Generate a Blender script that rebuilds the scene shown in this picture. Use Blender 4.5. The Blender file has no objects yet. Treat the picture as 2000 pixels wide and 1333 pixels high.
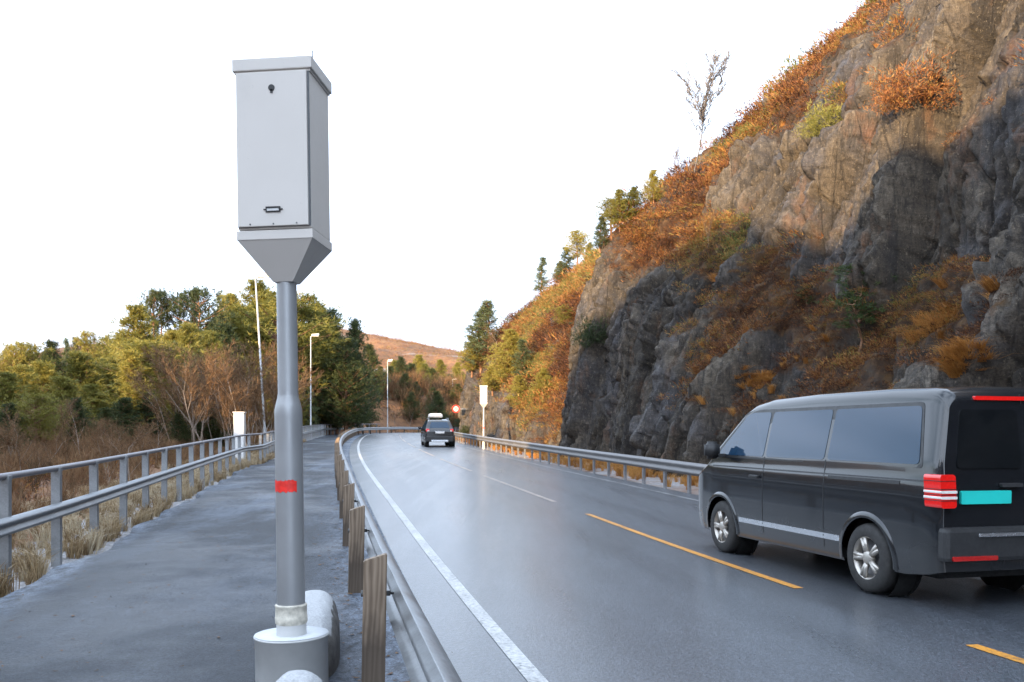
import bpy, bmesh, math, random
import numpy as np
from mathutils import Vector, Matrix
from mathutils.bvhtree import BVHTree

random.seed(7)
R = math.radians
scene = bpy.context.scene
COL = scene.collection

# ------------------------------------------------------------------ camera
F_PX, HOR, EYE = 1735.0, 865.0, 1.5          # focal length in photo pixels, horizon row, eye height
cam_d = bpy.data.cameras.new('camera')
cam = bpy.data.objects.new('camera', cam_d)
COL.objects.link(cam)
cam.location = (0, 0, EYE)
cam.rotation_euler = (R(90), 0, 0)
cam_d.sensor_width = 36
cam_d.lens = 36 * F_PX / 2000
cam_d.shift_y = (HOR - 666.5) / 2000
cam_d.clip_start = .05
cam_d.clip_end = 6000
cam_d.dof.use_dof = True
cam_d.dof.focus_distance = 7.0
cam_d.dof.aperture_fstop = 7.0
scene.camera = cam

# ------------------------------------------------------------------ light
SUN_EL, SUN_AZ = R(13), R(36)                # elevation; angle to the left of straight behind the camera
SUN = Vector((-math.sin(SUN_AZ) * math.cos(SUN_EL), -math.cos(SUN_AZ) * math.cos(SUN_EL), math.sin(SUN_EL)))
w = bpy.data.worlds.new('World')
scene.world = w
w.use_nodes = True
nt = w.node_tree
nt.nodes.clear()
sky = nt.nodes.new('ShaderNodeTexSky')
sky.sky_type = 'NISHITA'
sky.sun_disc = False
sky.sun_elevation = SUN_EL
sky.sun_rotation = R(180) + SUN_AZ
sky.air_density = 1.0
sky.dust_density = 2.0
tc = nt.nodes.new('ShaderNodeTexCoord')
mp = nt.nodes.new('ShaderNodeMapping')
mp.inputs['Scale'].default_value = (1, 1, 3.5)
nz = nt.nodes.new('ShaderNodeTexNoise')
nz.inputs['Scale'].default_value = 1.3
nz.inputs['Detail'].default_value = 4
rmp = nt.nodes.new('ShaderNodeValToRGB')
rmp.color_ramp.elements[0].position = .36
rmp.color_ramp.elements[0].color = (.16, .16, .16, 1)
rmp.color_ramp.elements[1].position = .50
rmp.color_ramp.elements[1].color = (.95, .95, .95, 1)
cloud = nt.nodes.new('ShaderNodeRGB')
cloud.outputs[0].default_value = (4.85, 5.7, 7.0, 1)      # thin bright cloud veil
mix = nt.nodes.new('ShaderNodeMix')
mix.data_type = 'RGBA'
bg = nt.nodes.new('ShaderNodeBackground')
bg.inputs['Strength'].default_value = .15
wo = nt.nodes.new('ShaderNodeOutputWorld')
L = nt.links.new
L(tc.outputs['Generated'], mp.inputs[0]); L(mp.outputs[0], nz.inputs['Vector']); L(nz.outputs['Fac'], rmp.inputs[0])
L(rmp.outputs[0], mix.inputs[0]); L(sky.outputs[0], mix.inputs[6]); L(cloud.outputs[0], mix.inputs[7])
dt = nt.nodes.new('ShaderNodeVectorMath'); dt.operation = 'DOT_PRODUCT'
dt.inputs[1].default_value = tuple(SUN)
mr = nt.nodes.new('ShaderNodeMapRange')
mr.inputs[1].default_value = -.7; mr.inputs[2].default_value = .95; mr.inputs[3].default_value = .80; mr.inputs[4].default_value = 1.55
sc_ = nt.nodes.new('ShaderNodeVectorMath'); sc_.operation = 'SCALE'
L(tc.outputs['Generated'], dt.inputs[0]); L(dt.outputs['Value'], mr.inputs[0]); L(mix.outputs[2], sc_.inputs[0]); L(mr.outputs[0], sc_.inputs['Scale'])
L(sc_.outputs[0], bg.inputs[0]); L(bg.outputs[0], wo.inputs[0])

sun_d = bpy.data.lights.new('sun', 'SUN')
sun_d.energy = 5.0
sun_d.angle = R(.5)
sun_d.color = (1, .70, .38)
sun_o = bpy.data.objects.new('sun', sun_d)
COL.objects.link(sun_o)
sun_o.rotation_euler = SUN.to_track_quat('Z', 'Y').to_euler()

vs = scene.view_settings
vs.view_transform = 'Standard'
vs.look = 'None'
vs.exposure = 1.6
vs.gamma = 1
vs.use_curve_mapping = False
scene.cycles.max_bounces = 6
scene.cycles.transparent_max_bounces = 6

# ------------------------------------------------------------------ helpers: noise
def _h(ix, iy, iz, seed):
    with np.errstate(over='ignore'):
        n = (ix.astype(np.int64) * 374761393 + iy.astype(np.int64) * 668265263 + iz.astype(np.int64) * 2147483647 + seed * 1274126177) & 0xffffffff
        n = ((n ^ (n >> 13)) * 1274126177) & 0xffffffff
        n = ((n ^ (n >> 16)) * 2246822519) & 0xffffffff
        n = n ^ (n >> 15)
    return n.astype(np.float64) / 4294967295.0

def vnoise(p, seed=0):
    f = np.floor(p); q = p - f; q = q * q * (3 - 2 * q); i = f.astype(np.int64)
    r = 0
    for dx in (0, 1):
        for dy in (0, 1):
            for dz in (0, 1):
                wgt = (q[:, 0] if dx else 1 - q[:, 0]) * (q[:, 1] if dy else 1 - q[:, 1]) * (q[:, 2] if dz else 1 - q[:, 2])
                r = r + wgt * _h(i[:, 0] + dx, i[:, 1] + dy, i[:, 2] + dz, seed)
    return r * 2 - 1

def fbm(p, octv=4, seed=0, gain=.5):
    a, r, s = 1.0, 0, 1.0
    for k in range(octv):
        r = r + a * vnoise(p * s + k * 17.3, seed + k)
        a *= gain; s *= 2.03
    return r

def worley(p, seed=0):
    """nearest cell: F1, F2, its point and three hashes"""
    i = np.floor(p).astype(np.int64)
    n = len(p)
    f1 = np.full(n, 9.0); f2 = np.full(n, 9.0); c1 = np.zeros((n, 3)); hh = np.zeros((n, 4))
    for dx in (-1, 0, 1):
        for dy in (-1, 0, 1):
            for dz in (-1, 0, 1):
                a, b, c = i[:, 0] + dx, i[:, 1] + dy, i[:, 2] + dz
                q = np.stack([a + _h(a, b, c, seed), b + _h(a, b, c, seed + 1), c + _h(a, b, c, seed + 2)], 1)
                d = np.sqrt(((p - q) ** 2).sum(1))
                m = d < f1
                f2 = np.where(m, f1, np.minimum(f2, d))
                f1 = np.where(m, d, f1)
                c1[m] = q[m]
                hh[m] = np.stack([_h(a, b, c, seed + 3), _h(a, b, c, seed + 4), _h(a, b, c, seed + 5), _h(a, b, c, seed + 6)], 1)[m]
    return f1, f2, c1, hh

def sstep(a, b, x):
    t = np.clip((x - a) / (b - a), 0, 1)
    return t * t * (3 - 2 * t)

# ------------------------------------------------------------------ helpers: objects
def tag(o, label=None, cat=None, group=None, kind=None):
    if label: o['label'] = label
    if cat: o['category'] = cat
    if group: o['group'] = group
    if kind: o['kind'] = kind
    return o

def empty(name, loc=(0, 0, 0), rz=0.0, label=None, cat=None, group=None):
    o = bpy.data.objects.new(name, None)
    COL.objects.link(o)
    o.empty_display_size = .2
    o.location = loc
    o.rotation_euler = (0, 0, rz)
    return tag(o, label, cat, group)

def np_mesh(name, V, F, mat=None, parent=None, smooth=False, attrs=None):
    V = np.asarray(V, np.float32); F = np.asarray(F, np.int32)
    me = bpy.data.meshes.new(name)
    k = F.shape[1]
    me.vertices.add(len(V)); me.vertices.foreach_set('co', V.ravel())
    me.loops.add(F.size); me.loops.foreach_set('vertex_index', F.ravel())
    me.polygons.add(len(F)); me.polygons.foreach_set('loop_start', np.arange(0, F.size, k, dtype=np.int32))
    me.update(calc_edges=True)
    if smooth:
        me.polygons.foreach_set('use_smooth', np.ones(len(F), bool))
    for an, av in (attrs or {}).items():
        a = me.attributes.new(an, 'FLOAT', 'POINT')
        a.data.foreach_set('value', np.asarray(av, np.float32))
    if mat: me.materials.append(mat)
    o = bpy.data.objects.new(name, me)
    COL.objects.link(o)
    if parent: o.parent = parent
    return o

class MB:
    """collects shapes into one mesh"""
    def __init__(s): s.v = []; s.f = []; s.sm = []
    def add(s, V, F, M=None, smooth=False):
        n = len(s.v)
        for p in V:
            p = Vector(p)
            s.v.append(tuple(M @ p if M else p))
        for f in F:
            s.f.append(tuple(i + n for i in f)); s.sm.append(smooth)
        return s
    def box(s, c, d, M=None, bev=0.0):
        x, y, z = d[0] / 2, d[1] / 2, d[2] / 2
        bm = bmesh.new()
        bmesh.ops.create_cube(bm, size=1)
        for v in bm.verts: v.co = Vector((v.co.x * 2 * x, v.co.y * 2 * y, v.co.z * 2 * z)) + Vector(c)
        if bev: bmesh.ops.bevel(bm, geom=list(bm.edges), offset=bev, segments=2, affect='EDGES', profile=.6)
        return s.bm(bm, M)
    def bm(s, bm, M=None, smooth=False):
        bm.verts.index_update()
        s.add([v.co for v in bm.verts], [[v.index for v in f.verts] for f in bm.faces], M, smooth)
        bm.free()
        return s
    def lathe(s, prof, n=32, c=(0, 0, 0), M=None, cap=True, smooth=True, ax='z'):
        V, F = [], []
        for r, z in prof:
            for k in range(n):
                a = 2 * math.pi * k / n
                p = (r * math.cos(a), r * math.sin(a), z)
                if ax == 'y': p = (p[0], p[2], p[1])
                if ax == 'x': p = (p[2], p[0], p[1])
                V.append((p[0] + c[0], p[1] + c[1], p[2] + c[2]))
        for j in range(len(prof) - 1):
            for k in range(n):
                k2 = (k + 1) % n
                F.append((j * n + k, j * n + k2, j * n + n + k2, j * n + n + k))
        s.add(V, F, M, smooth)
        if cap:
            m = len(s.v)
            s.add([V[k] for k in range(n)], [tuple(range(n - 1, -1, -1))], M)
            q = (len(prof) - 1) * n
            s.add([V[q + k] for k in range(n)], [tuple(range(n))], M)
        return s
    def tube(s, pts, rad, n=8, M=None, smooth=True):
        pts = [Vector(p) for p in pts]
        if not hasattr(rad, '__len__'): rad = [rad] * len(pts)
        V, F = [], []
        up = Vector((0, 0, 1))
        for i, p in enumerate(pts):
            t = (pts[min(i + 1, len(pts) - 1)] - pts[max(i - 1, 0)]).normalized()
            a = t.cross(up if abs(t.z) < .95 else Vector((1, 0, 0))).normalized()
            b = a.cross(t).normalized()
            for k in range(n):
                an = 2 * math.pi * k / n
                V.append(p + (a * math.cos(an) + b * math.sin(an)) * rad[i])
        for i in range(len(pts) - 1):
            for k in range(n):
                k2 = (k + 1) % n
                F.append((i * n + k, i * n + k2, i * n + n + k2, i * n + n + k))
        F.append(tuple(range(n - 1, -1, -1)))
        F.append(tuple((len(pts) - 1) * n + k for k in range(n)))
        return s.add(V, F, M, smooth)
    def build(s, name, mat, parent=None):
        me = bpy.data.meshes.new(name)
        me.from_pydata(s.v, [], s.f)
        me.polygons.foreach_set('use_smooth', s.sm)
        if mat: me.materials.append(mat)
        me.update()
        bm = bmesh.new(); bm.from_mesh(me)
        bmesh.ops.recalc_face_normals(bm, faces=bm.faces)
        bm.to_mesh(me); bm.free()
        o = bpy.data.objects.new(name, me)
        COL.objects.link(o)
        if parent: o.parent = parent
        return o

def copy_tree(o, parent=None):
    c = o.copy(); COL.objects.link(c)
    if parent: c.parent = parent
    for ch in list(o.children): copy_tree(ch, c)
    return c

def at(px, py, d):
    return Vector(((px - 1000) * d / F_PX, d, EYE - (py - HOR) * d / F_PX))

# ------------------------------------------------------------------ materials
class NT:
    def __init__(s, name):
        s.m = bpy.data.materials.new(name); s.m.use_nodes = True
        s.t = s.m.node_tree
        s.b = s.t.nodes['Principled BSDF']
        s.out = s.t.nodes['Material Output']
        s._co = None
    def n(s, typ, **kw):
        nd = s.t.nodes.new(typ)
        for k, v in kw.items(): setattr(nd, k, v)
        return nd
    def l(s, a, b): s.t.links.new(a, b)
    def co(s):
        if not s._co: s._co = s.n('ShaderNodeTexCoord')
        return s._co.outputs['Object']
    def noise(s, scale, detail=4, rough=.55, stretch=None, vec=None):
        nd = s.n('ShaderNodeTexNoise'); nd.inputs['Scale'].default_value = scale
        nd.inputs['Detail'].default_value = detail; nd.inputs['Roughness'].default_value = rough
        v = vec or s.co()
        if stretch:
            m = s.n('ShaderNodeMapping'); m.inputs['Scale'].default_value = stretch
            s.l(v, m.inputs[0]); v = m.outputs[0]
        s.l(v, nd.inputs['Vector'])
        return nd.outputs['Fac']
    def vor(s, scale, feature='F1', stretch=None):
        nd = s.n('ShaderNodeTexVoronoi', feature=feature); nd.inputs['Scale'].default_value = scale
        v = s.co()
        if stretch:
            m = s.n('ShaderNodeMapping'); m.inputs['Scale'].default_value = stretch
            s.l(v, m.inputs[0]); v = m.outputs[0]
        s.l(v, nd.inputs['Vector'])
        return nd
    def ramp(s, fac, stops):
        r = s.n('ShaderNodeValToRGB')
        els = r.color_ramp.elements
        while len(els) < len(stops): els.new(.5)
        for e, (p, c) in zip(els, stops):
            e.position = p; e.color = c if len(c) == 4 else (*c, 1)
        s.l(fac, r.inputs[0])
        return r.outputs[0]
    def val(s, fac, a, b, lo=0.0, hi=1.0):
        m = s.n('ShaderNodeMapRange'); m.inputs[1].default_value = lo; m.inputs[2].default_value = hi
        m.inputs[3].default_value = a; m.inputs[4].default_value = b
        s.l(fac, m.inputs[0]); return m.outputs[0]
    def mix(s, fac, a, b, mode='MIX'):
        m = s.n('ShaderNodeMix', data_type='RGBA', blend_type=mode)
        for i, v in ((0, fac), (6, a), (7, b)):
            if hasattr(v, 'links') or hasattr(v, 'is_linked'): s.l(v, m.inputs[i])
            elif i == 0: m.inputs[0].default_value = v
            else: m.inputs[i].default_value = (*v, 1) if len(v) == 3 else v
        return m.outputs[2]
    def math(s, op, a, b=None):
        m = s.n('ShaderNodeMath', operation=op)
        for i, v in enumerate((a, b)):
            if v is None: continue
            if hasattr(v, 'is_linked'): s.l(v, m.inputs[i])
            else: m.inputs[i].default_value = v
        return m.outputs[0]
    def attr(s, name):
        a = s.n('ShaderNodeAttribute'); a.attribute_name = name
        return a.outputs['Fac']
    def bump(s, h, strength=.4, dist=.02, prev=None):
        b = s.n('ShaderNodeBump'); b.inputs['Strength'].default_value = strength; b.inputs['Distance'].default_value = dist
        s.l(h, b.inputs['Height'])
        if prev is not None: s.l(prev, b.inputs['Normal'])
        return b.outputs[0]
    def set(s, **kw):
        names = dict(col='Base Color', rough='Roughness', metal='Metallic', spec='Specular IOR Level', nrm='Normal', coat='Coat Weight',
                     emit='Emission Color', estr='Emission Strength', alpha='Alpha', trans='Transmission Weight', ior='IOR', coatr='Coat Roughness')
        for k, v in kw.items():
            i = s.b.inputs[names[k]]
            if hasattr(v, 'is_linked'): s.l(v, i)
            elif isinstance(v, tuple): i.default_value = (*v, 1) if len(v) == 3 else v
            else: i.default_value = v
        return s.m

def simple(name, col, rough=.5, metal=0.0, var=.15, scale=12.0, bump=0.0, bscale=80.0, **kw):
    t = NT(name)
    f = t.noise(scale)
    lo = tuple(c * (1 - var) for c in col); hi = tuple(min(1, c * (1 + var)) for c in col)
    t.set(col=t.ramp(f, [(.3, lo), (.7, hi)]), rough=t.val(t.noise(scale * 1.7), max(.02, rough - .1 * (rough > .1)), min(1, rough + .1 * (rough > .1)), .3, .7), metal=metal, **kw)
    if bump: t.set(nrm=t.bump(t.noise(bscale), bump, .005))
    return t.m

M = {}
# --- asphalt of the carriageway: damp, glossy at a glance, two polished wheel tracks a lane
t = NT('road_asphalt')
speck = t.noise(55, 3, .8)
blot = t.noise(.5, 4)
u_at = t.attr('u')
streak = t.noise(1.0, 3, .5, (2.2, .10, 1))
c = t.ramp(speck, [(.25, (.022, .023, .026)), (.55, (.05, .051, .054)), (.8, (.13, .13, .13))])
mo = t.noise(3.5, 6, .7, (1.5, .5, 1))
c = t.mix(.4, c, t.ramp(mo, [(.3, (.022, .023, .025)), (.7, (.085, .087, .09))]))
c = t.mix(.35, c, t.ramp(blot, [(.3, (.04, .041, .044)), (.7, (.062, .063, .066))]))
tr = t.math('ABSOLUTE', t.math('SUBTRACT', t.math('ABSOLUTE', t.math('SUBTRACT', t.math('ABSOLUTE', u_at), 1.68)), .75))   # distance to a wheel track
trk = t.val(tr, 1, 0, .05, .38)
damp = t.math('ADD', t.math('MULTIPLY', trk, .45), t.val(streak, -.25, .5, .35, .65))
c = t.mix(t.math('MULTIPLY', trk, .35), c, (.03, .031, .034))
rg = t.val(damp, .43, .27, 0, 1)
gr1 = t.noise(38, 2, .9); gr2 = t.vor(95).outputs['Color']
gs = t.n('ShaderNodeSeparateColor'); t.l(gr2, gs.inputs[0])
gm = t.math('ADD', t.math('MULTIPLY', t.val(gr1, .25, 2.0, .34, .66), .6), t.math('MULTIPLY', t.val(gs.outputs[0], .3, 2.2), .4))
gcol = t.n('ShaderNodeCombineColor')
for q in range(3): t.l(gm, gcol.inputs[q])
c = t.mix(1.0, t.mix(1.0, c, gcol.outputs[0], 'MULTIPLY'), (.92, 1.03, 1.16), 'MULTIPLY')
patch = t.noise(.16, 3, .5, (2.2, .5, 1))
c = t.mix(t.val(patch, 0, .45, .52, .56), c, (.030, .031, .034))
t.set(col=c, rough=t.math('ADD', rg, t.val(gs.outputs[0], -.05, .08)), spec=.85, coat=.55, coatr=.24, nrm=t.bump(t.math('ADD', t.noise(26, 3, .85), t.math('MULTIPLY', gs.outputs[0], .5)), 1.0, .014))
M['road'] = t.m
# --- footpath asphalt with frost lying on it
t = NT('path_asphalt')
speck = t.noise(60, 3, .8)
c = t.ramp(speck, [(.28, (.014, .015, .017)), (.55, (.031, .033, .037)), (.8, (.10, .10, .108))])
pat = t.noise(.5, 6, .62, (1.7, .40, 1))
fine = t.noise(7, 5, .7, (1.4, .6, 1))
mott = t.noise(2.6, 6, .7, (1.3, .7, 1)); mott2 = t.noise(.33, 4, .6)
c = t.mix(.35, c, t.ramp(mott, [(.30, (.012, .013, .015)), (.5, (.029, .030, .033)), (.72, (.064, .066, .071))]))
c = t.mix(t.val(mott2, .7, 0, .42, .54), c, (.014, .015, .018))
u_at = t.attr('u'); y_at = t.attr('s')
pm = t.math('MULTIPLY', t.val(t.math('ADD', t.math('MULTIPLY', pat, .75), t.math('MULTIPLY', fine, .25)), 0, .75, .50, .62), t.val(y_at, .05, .42, 7, 22))
edge = t.math('MULTIPLY', t.val(u_at, 0, .85, -4.9, -3.9), t.val(fine, .15, 1, .38, .62))
edgel = t.math('MULTIPLY', t.val(u_at, .85, 0, -7.75, -7.2), t.val(fine, .1, 1, .38, .6))
fr = t.math('MINIMUM', t.math('MAXIMUM', pm, t.math('MAXIMUM', edge, edgel)), .8)
c = t.mix(fr, c, (.26, .28, .315))
wetp = t.val(mott2, 0, 1, .46, .60)
gr1 = t.noise(38, 2, .9); gr2 = t.vor(95).outputs['Color']
gs = t.n('ShaderNodeSeparateColor'); t.l(gr2, gs.inputs[0])
gm = t.math('ADD', t.math('MULTIPLY', t.val(gr1, .25, 2.0, .34, .66), .6), t.math('MULTIPLY', t.val(gs.outputs[0], .4, 1.9), .4))
gcol = t.n('ShaderNodeCombineColor')
for q in range(3): t.l(gm, gcol.inputs[q])
c = t.mix(1.0, t.mix(1.0, c, gcol.outputs[0], 'MULTIPLY'), (.92, 1.03, 1.16), 'MULTIPLY')
t.set(col=c, rough=t.val(wetp, .60, .36, 0, 1), spec=.36, nrm=t.bump(t.math('ADD', speck, t.math('ADD', gs.outputs[0], t.math('MULTIPLY', mott, .6))), 1.0, .014))
M['path'] = t.m

def paint(name, col, col2, wear):
    t = NT(name)
    f = t.noise(30, 5, .75); g = t.noise(1.5, 3)
    fac = t.math('ADD', f, t.math('MULTIPLY', g, .35))
    c = t.ramp(fac, [(wear - .06, (.06, .06, .062)), (wear + .05, col2), (min(.99, wear + .25), col)])
    t.set(col=c, rough=.5, spec=.5, nrm=t.bump(f, .3, .004))
    return t.m
M['white_line'] = paint('white_line_paint', (.50, .50, .495), (.27, .27, .265), .55)
M['white_line_thin'] = paint('worn_white_line_paint', (.42, .42, .41), (.2, .2, .2), .66)
M['yellow_line'] = paint('yellow_line_paint', (.60, .26, .03), (.36, .16, .03), .53)
M['pale_line'] = paint('glare_pale_line_paint', (.42, .34, .28), (.22, .18, .15), .57)  # sky glare on the yellow paint, put into this paler colour

# --- galvanised steel
def galv(name, col, rough=.45, metal=.75):
    t = NT(name)
    v = t.vor(60).outputs['Color']
    sp = t.n('ShaderNodeSeparateColor'); t.l(v, sp.inputs[0])
    n1 = t.noise(3, 5, .6)
    f = t.math('ADD', t.math('MULTIPLY', sp.outputs[0], .14), t.math('MULTIPLY', n1, .9))
    c = t.ramp(f, [(.3, tuple(x * .68 for x in col)), (.75, tuple(min(1, x * 1.2) for x in col))])
    t.set(col=c, rough=t.val(n1, rough - .1, rough + .14, .3, .7), metal=metal)
    return t.m
M['galv'] = galv('galvanised_steel', (.27, .28, .29), .45, .6)
M['galv_dull'] = galv('dull_beam_steel', (.165, .16, .16), .5, .5)
M['galv_dark'] = galv('weathered_steel', (.22, .22, .23), .5, .5)
M['rail_top'] = galv('dull_rail_steel', (.20, .19, .20), .45, .5)
M['zinc_pole'] = simple('dull_zinc_pole', (.27, .275, .28), .42, .35, .10, 2.5, .05, 150)
M['lamp_pole'] = galv('lamp_pole_zinc', (.50, .51, .52), .5, .3)
M['bolt'] = simple('bolt_steel', (.10, .10, .10), .5, .6)
M['cab_grey'] = simple('cabinet_paint', (.52, .52, .51), .5, 0, .04, 5, .15, 300)
t = NT('cabinet_paint')
n1 = t.noise(4, 4, .6, (1, 1, .12)); n2 = t.noise(26, 4, .75); n3 = t.noise(1.2, 3)
c = t.ramp(n3, [(.3, (.475, .443, .405)), (.7, (.525, .493, .455))])
c = t.mix(t.math('MULTIPLY', t.val(n1, 0, .45, .50, .72), t.val(n2, .2, 1, .35, .65)), c, (.37, .355, .33))
c = t.mix(t.val(n2, 0, .5, .68, .76), c, (.30, .28, .26))
t.set(col=c, rough=t.val(n2, .45, .6, .3, .7), nrm=t.bump(t.noise(300, 2), .12, .003))
M['cab_grey'] = t.m
M['cab_side'] = simple('cabinet_seam', (.10, .105, .11), .6)
M['cab_low'] = simple('grey_base_paint', (.46, .46, .45), .5, 0, .08, 6, .1, 200)
M['cream'] = simple('cream_sealant', (.47, .44, .37), .7, 0, .3, 25, .5, 60)
M['black'] = simple('black_plastic', (.012, .012, .013), .4)
M['red_paint'] = simple('red_paint', (.66, .02, .012), .5, 0, .25, 30)
M['white_paint'] = simple('white_enamel', (.56, .56, .55), .45, 0, .05, 6)
M['lens'] = simple('lamp_lens', (.75, .72, .62), .3, 0, .05)
# --- wood posts
t = NT('weathered_wood')
g = t.noise(14, 5, .6, (1, 1, .09))
ring = t.n('ShaderNodeTexWave'); ring.inputs['Scale'].default_value = 4; ring.inputs['Distortion'].default_value = 11; ring.inputs['Detail'].default_value = 3
mp_ = t.n('ShaderNodeMapping'); mp_.inputs['Scale'].default_value = (2.2, 2.2, .30); t.l(t.co(), mp_.inputs[0]); t.l(mp_.outputs[0], ring.inputs['Vector'])
f = t.math('ADD', t.math('MULTIPLY', g, .7), t.math('MULTIPLY', ring.outputs['Fac'], .35))
c = t.ramp(f, [(.22, (.10, .068, .045)), (.5, (.185, .135, .092)), (.82, (.27, .205, .15))])
sep = t.n('ShaderNodeSeparateXYZ'); t.l(t.co(), sep.inputs[0])
wet = t.math('ADD', sep.outputs['Z'], t.math('MULTIPLY', t.noise(7, 3, .6, (1, 1, .4)), .5))
c = t.mix(t.val(wet, .75, 0, .50, .68), c, (.045, .033, .024))
t.set(col=c, rough=.75, nrm=t.bump(g, .5, .004))
M['wood'] = t.m
# --- frosted stone (rime lies on what faces up)
t = NT('frosted_stone')
ge = t.n('ShaderNodeNewGeometry'); sp = t.n('ShaderNodeSeparateXYZ'); t.l(ge.outputs['Normal'], sp.inputs[0])
n1 = t.noise(10, 5, .65); n2 = t.noise(70, 3, .7)
c = t.ramp(n1, [(.3, (.05, .045, .04)), (.7, (.14, .13, .12))])
dt = t.n('ShaderNodeVectorMath', operation='DOT_PRODUCT'); t.l(ge.outputs['Normal'], dt.inputs[0]); dt.inputs[1].default_value = (-.42, -.30, .85)
fr = t.math('ADD', dt.outputs['Value'], t.math('MULTIPLY', t.val(n1, -.5, .5, .3, .7), .14))
c = t.mix(t.val(fr, 0, 1, .02, .10), c, t.ramp(n2, [(.3, (.27, .275, .28)), (.7, (.42, .425, .43))]))
t.set(col=c, rough=.8, nrm=t.bump(t.math('ADD', n1, t.math('MULTIPLY', n2, .3)), .5, .02))
M['stone'] = t.m

# --- rock wall + heather litter, mixed by the veg attribute
def rock_nodes(t):
    n0 = t.noise(.35, 5, .6)
    n1 = t.noise(1.3, 6, .65, (1, 1, .45))
    n2 = t.noise(7, 6, .7, (1, 1, .7))
    n3 = t.noise(30, 4, .75)
    vor = t.vor(1.25, 'DISTANCE_TO_EDGE', (1, 1, .28))
    f = t.math('ADD', t.math('MULTIPLY', n1, .55), t.math('MULTIPLY', n2, .45))
    tone = t.attr('tone')
    c = t.ramp(t.math('ADD', t.math('MULTIPLY', f, .62), t.math('MULTIPLY', tone, .38)), [(.34, (.007, .006, .006)), (.45, (.034, .028, .022)), (.55, (.070, .056, .042)), (.64, (.115, .095, .072)), (.74, (.21, .18, .145))])
    c = t.mix(t.val(n0, 0, .8, .49, .62), c, t.ramp(n2, [(.3, (.014, .014, .018)), (.5, (.036, .035, .042)), (.72, (.085, .083, .094))]))
    rust = t.noise(.8, 4, .6, (1, 1, .5))
    c = t.mix(t.val(rust, 0, .55, .58, .72), c, (.17, .072, .028))
    streakv = t.noise(2.2, 4, .7, (1, 1, .10))
    c = t.mix(t.val(streakv, 0, .75, .52, .66), c, (.024, .022, .022))
    c = t.mix(t.val(n3, .7, 0, .32, .52), c, (.012, .011, .011))
    pale = t.noise(5, 5, .8, (1, 1, .6))
    c = t.mix(t.val(pale, 0, .6, .60, .70), c, (.24, .205, .16))
    crack = t.val(t.math('ADD', vor.outputs['Distance'], t.math('MULTIPLY', n3, .03)), 1, 0, 0.01, .05)
    c = t.mix(t.math('MULTIPLY', t.math('MULTIPLY', crack, .85), t.val(n1, .1, 1, .42, .56)), c, (.010, .009, .009))
    fol = t.noise(9, 5, .75, (1, 1, .22))
    bed = t.noise(7, 5, .75, (.35, .35, 1.6))
    pits = t.noise(15, 4, .85, (1, 1, .6))
    c = t.mix(t.val(fol, .75, 0, .34, .50), c, (.014, .012, .011))
    c = t.mix(t.val(bed, .6, 0, .36, .48), c, (.020, .017, .014))
    c = t.mix(t.val(pits, 0, .6, .58, .68), c, (.24, .20, .15))
    h = t.math('ADD', t.math('ADD', t.math('MULTIPLY', n2, .8), t.math('MULTIPLY', n3, .35)), t.math('ADD', t.math('MULTIPLY', fol, .9), t.math('ADD', t.math('MULTIPLY', bed, .7), t.math('MULTIPLY', pits, .5))))
    h = t.math('SUBTRACT', h, t.math('MULTIPLY', crack, .35))
    rough = t.val(n0, .8, .45, .48, .66)
    return c, h, rough
t = NT('rock_and_heath')
c, h, rough = rock_nodes(t)
veg = t.attr('veg')
hn = t.noise(3, 5, .65)
hc = t.ramp(hn, [(.3, (.014, .009, .006)), (.5, (.045, .023, .011)), (.7, (.10, .055, .02))])
vf = t.val(t.math('ADD', veg, t.math('MULTIPLY', t.val(t.noise(5, 4, .7), -.5, .5), .5)), 0, 1, .42, .58)
c = t.mix(vf, c, hc)
mr = t.math('ADD', t.math('MULTIPLY', rough, t.math('SUBTRACT', 1.0, vf)), t.math('MULTIPLY', vf, .9))
t.set(col=c, rough=mr, spec=.35, nrm=t.bump(h, .9, .06))
M['cliff'] = t.m
# --- ground: brown heath and litter, bare rock where steep, gravel with rime along the path
t = NT('heath_ground')
ge = t.n('ShaderNodeNewGeometry'); sp = t.n('ShaderNodeSeparateXYZ'); t.l(ge.outputs['Normal'], sp.inputs[0])
n1 = t.noise(.06, 6, .6); n2 = t.noise(.9, 6, .65); n3 = t.noise(16, 4, .7)
hc = t.ramp(t.math('ADD', t.math('MULTIPLY', n1, .5), t.math('MULTIPLY', n2, .5)), [(.32, (.05, .035, .016)), (.46, (.13, .06, .026)), (.56, (.21, .10, .04)), (.68, (.13, .11, .04))])
rc = t.mix(t.attr('far'), t.ramp(n2, [(.3, (.018, .018, .021)), (.7, (.075, .072, .078))]), t.ramp(n2, [(.3, (.10, .09, .085)), (.7, (.36, .32, .28))]))  # nearer cut rock darkened in the colour to stand in for its shade
slab = t.noise(.035, 5, .6, (1, 1, 5))
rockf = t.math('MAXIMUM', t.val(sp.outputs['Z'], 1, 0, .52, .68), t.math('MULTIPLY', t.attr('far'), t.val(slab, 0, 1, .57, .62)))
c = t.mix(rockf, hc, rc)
vg = t.attr('verge')
gc = t.ramp(n3, [(.3, (.10, .095, .09)), (.55, (.26, .25, .25)), (.75, (.50, .50, .51))])
c = t.mix(t.val(t.math('ADD', vg, t.math('MULTIPLY', n2, .6)), 0, 1, .75, .9), c, gc)
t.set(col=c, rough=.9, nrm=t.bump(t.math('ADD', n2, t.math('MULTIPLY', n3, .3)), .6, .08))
M['ground'] = t.m

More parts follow.
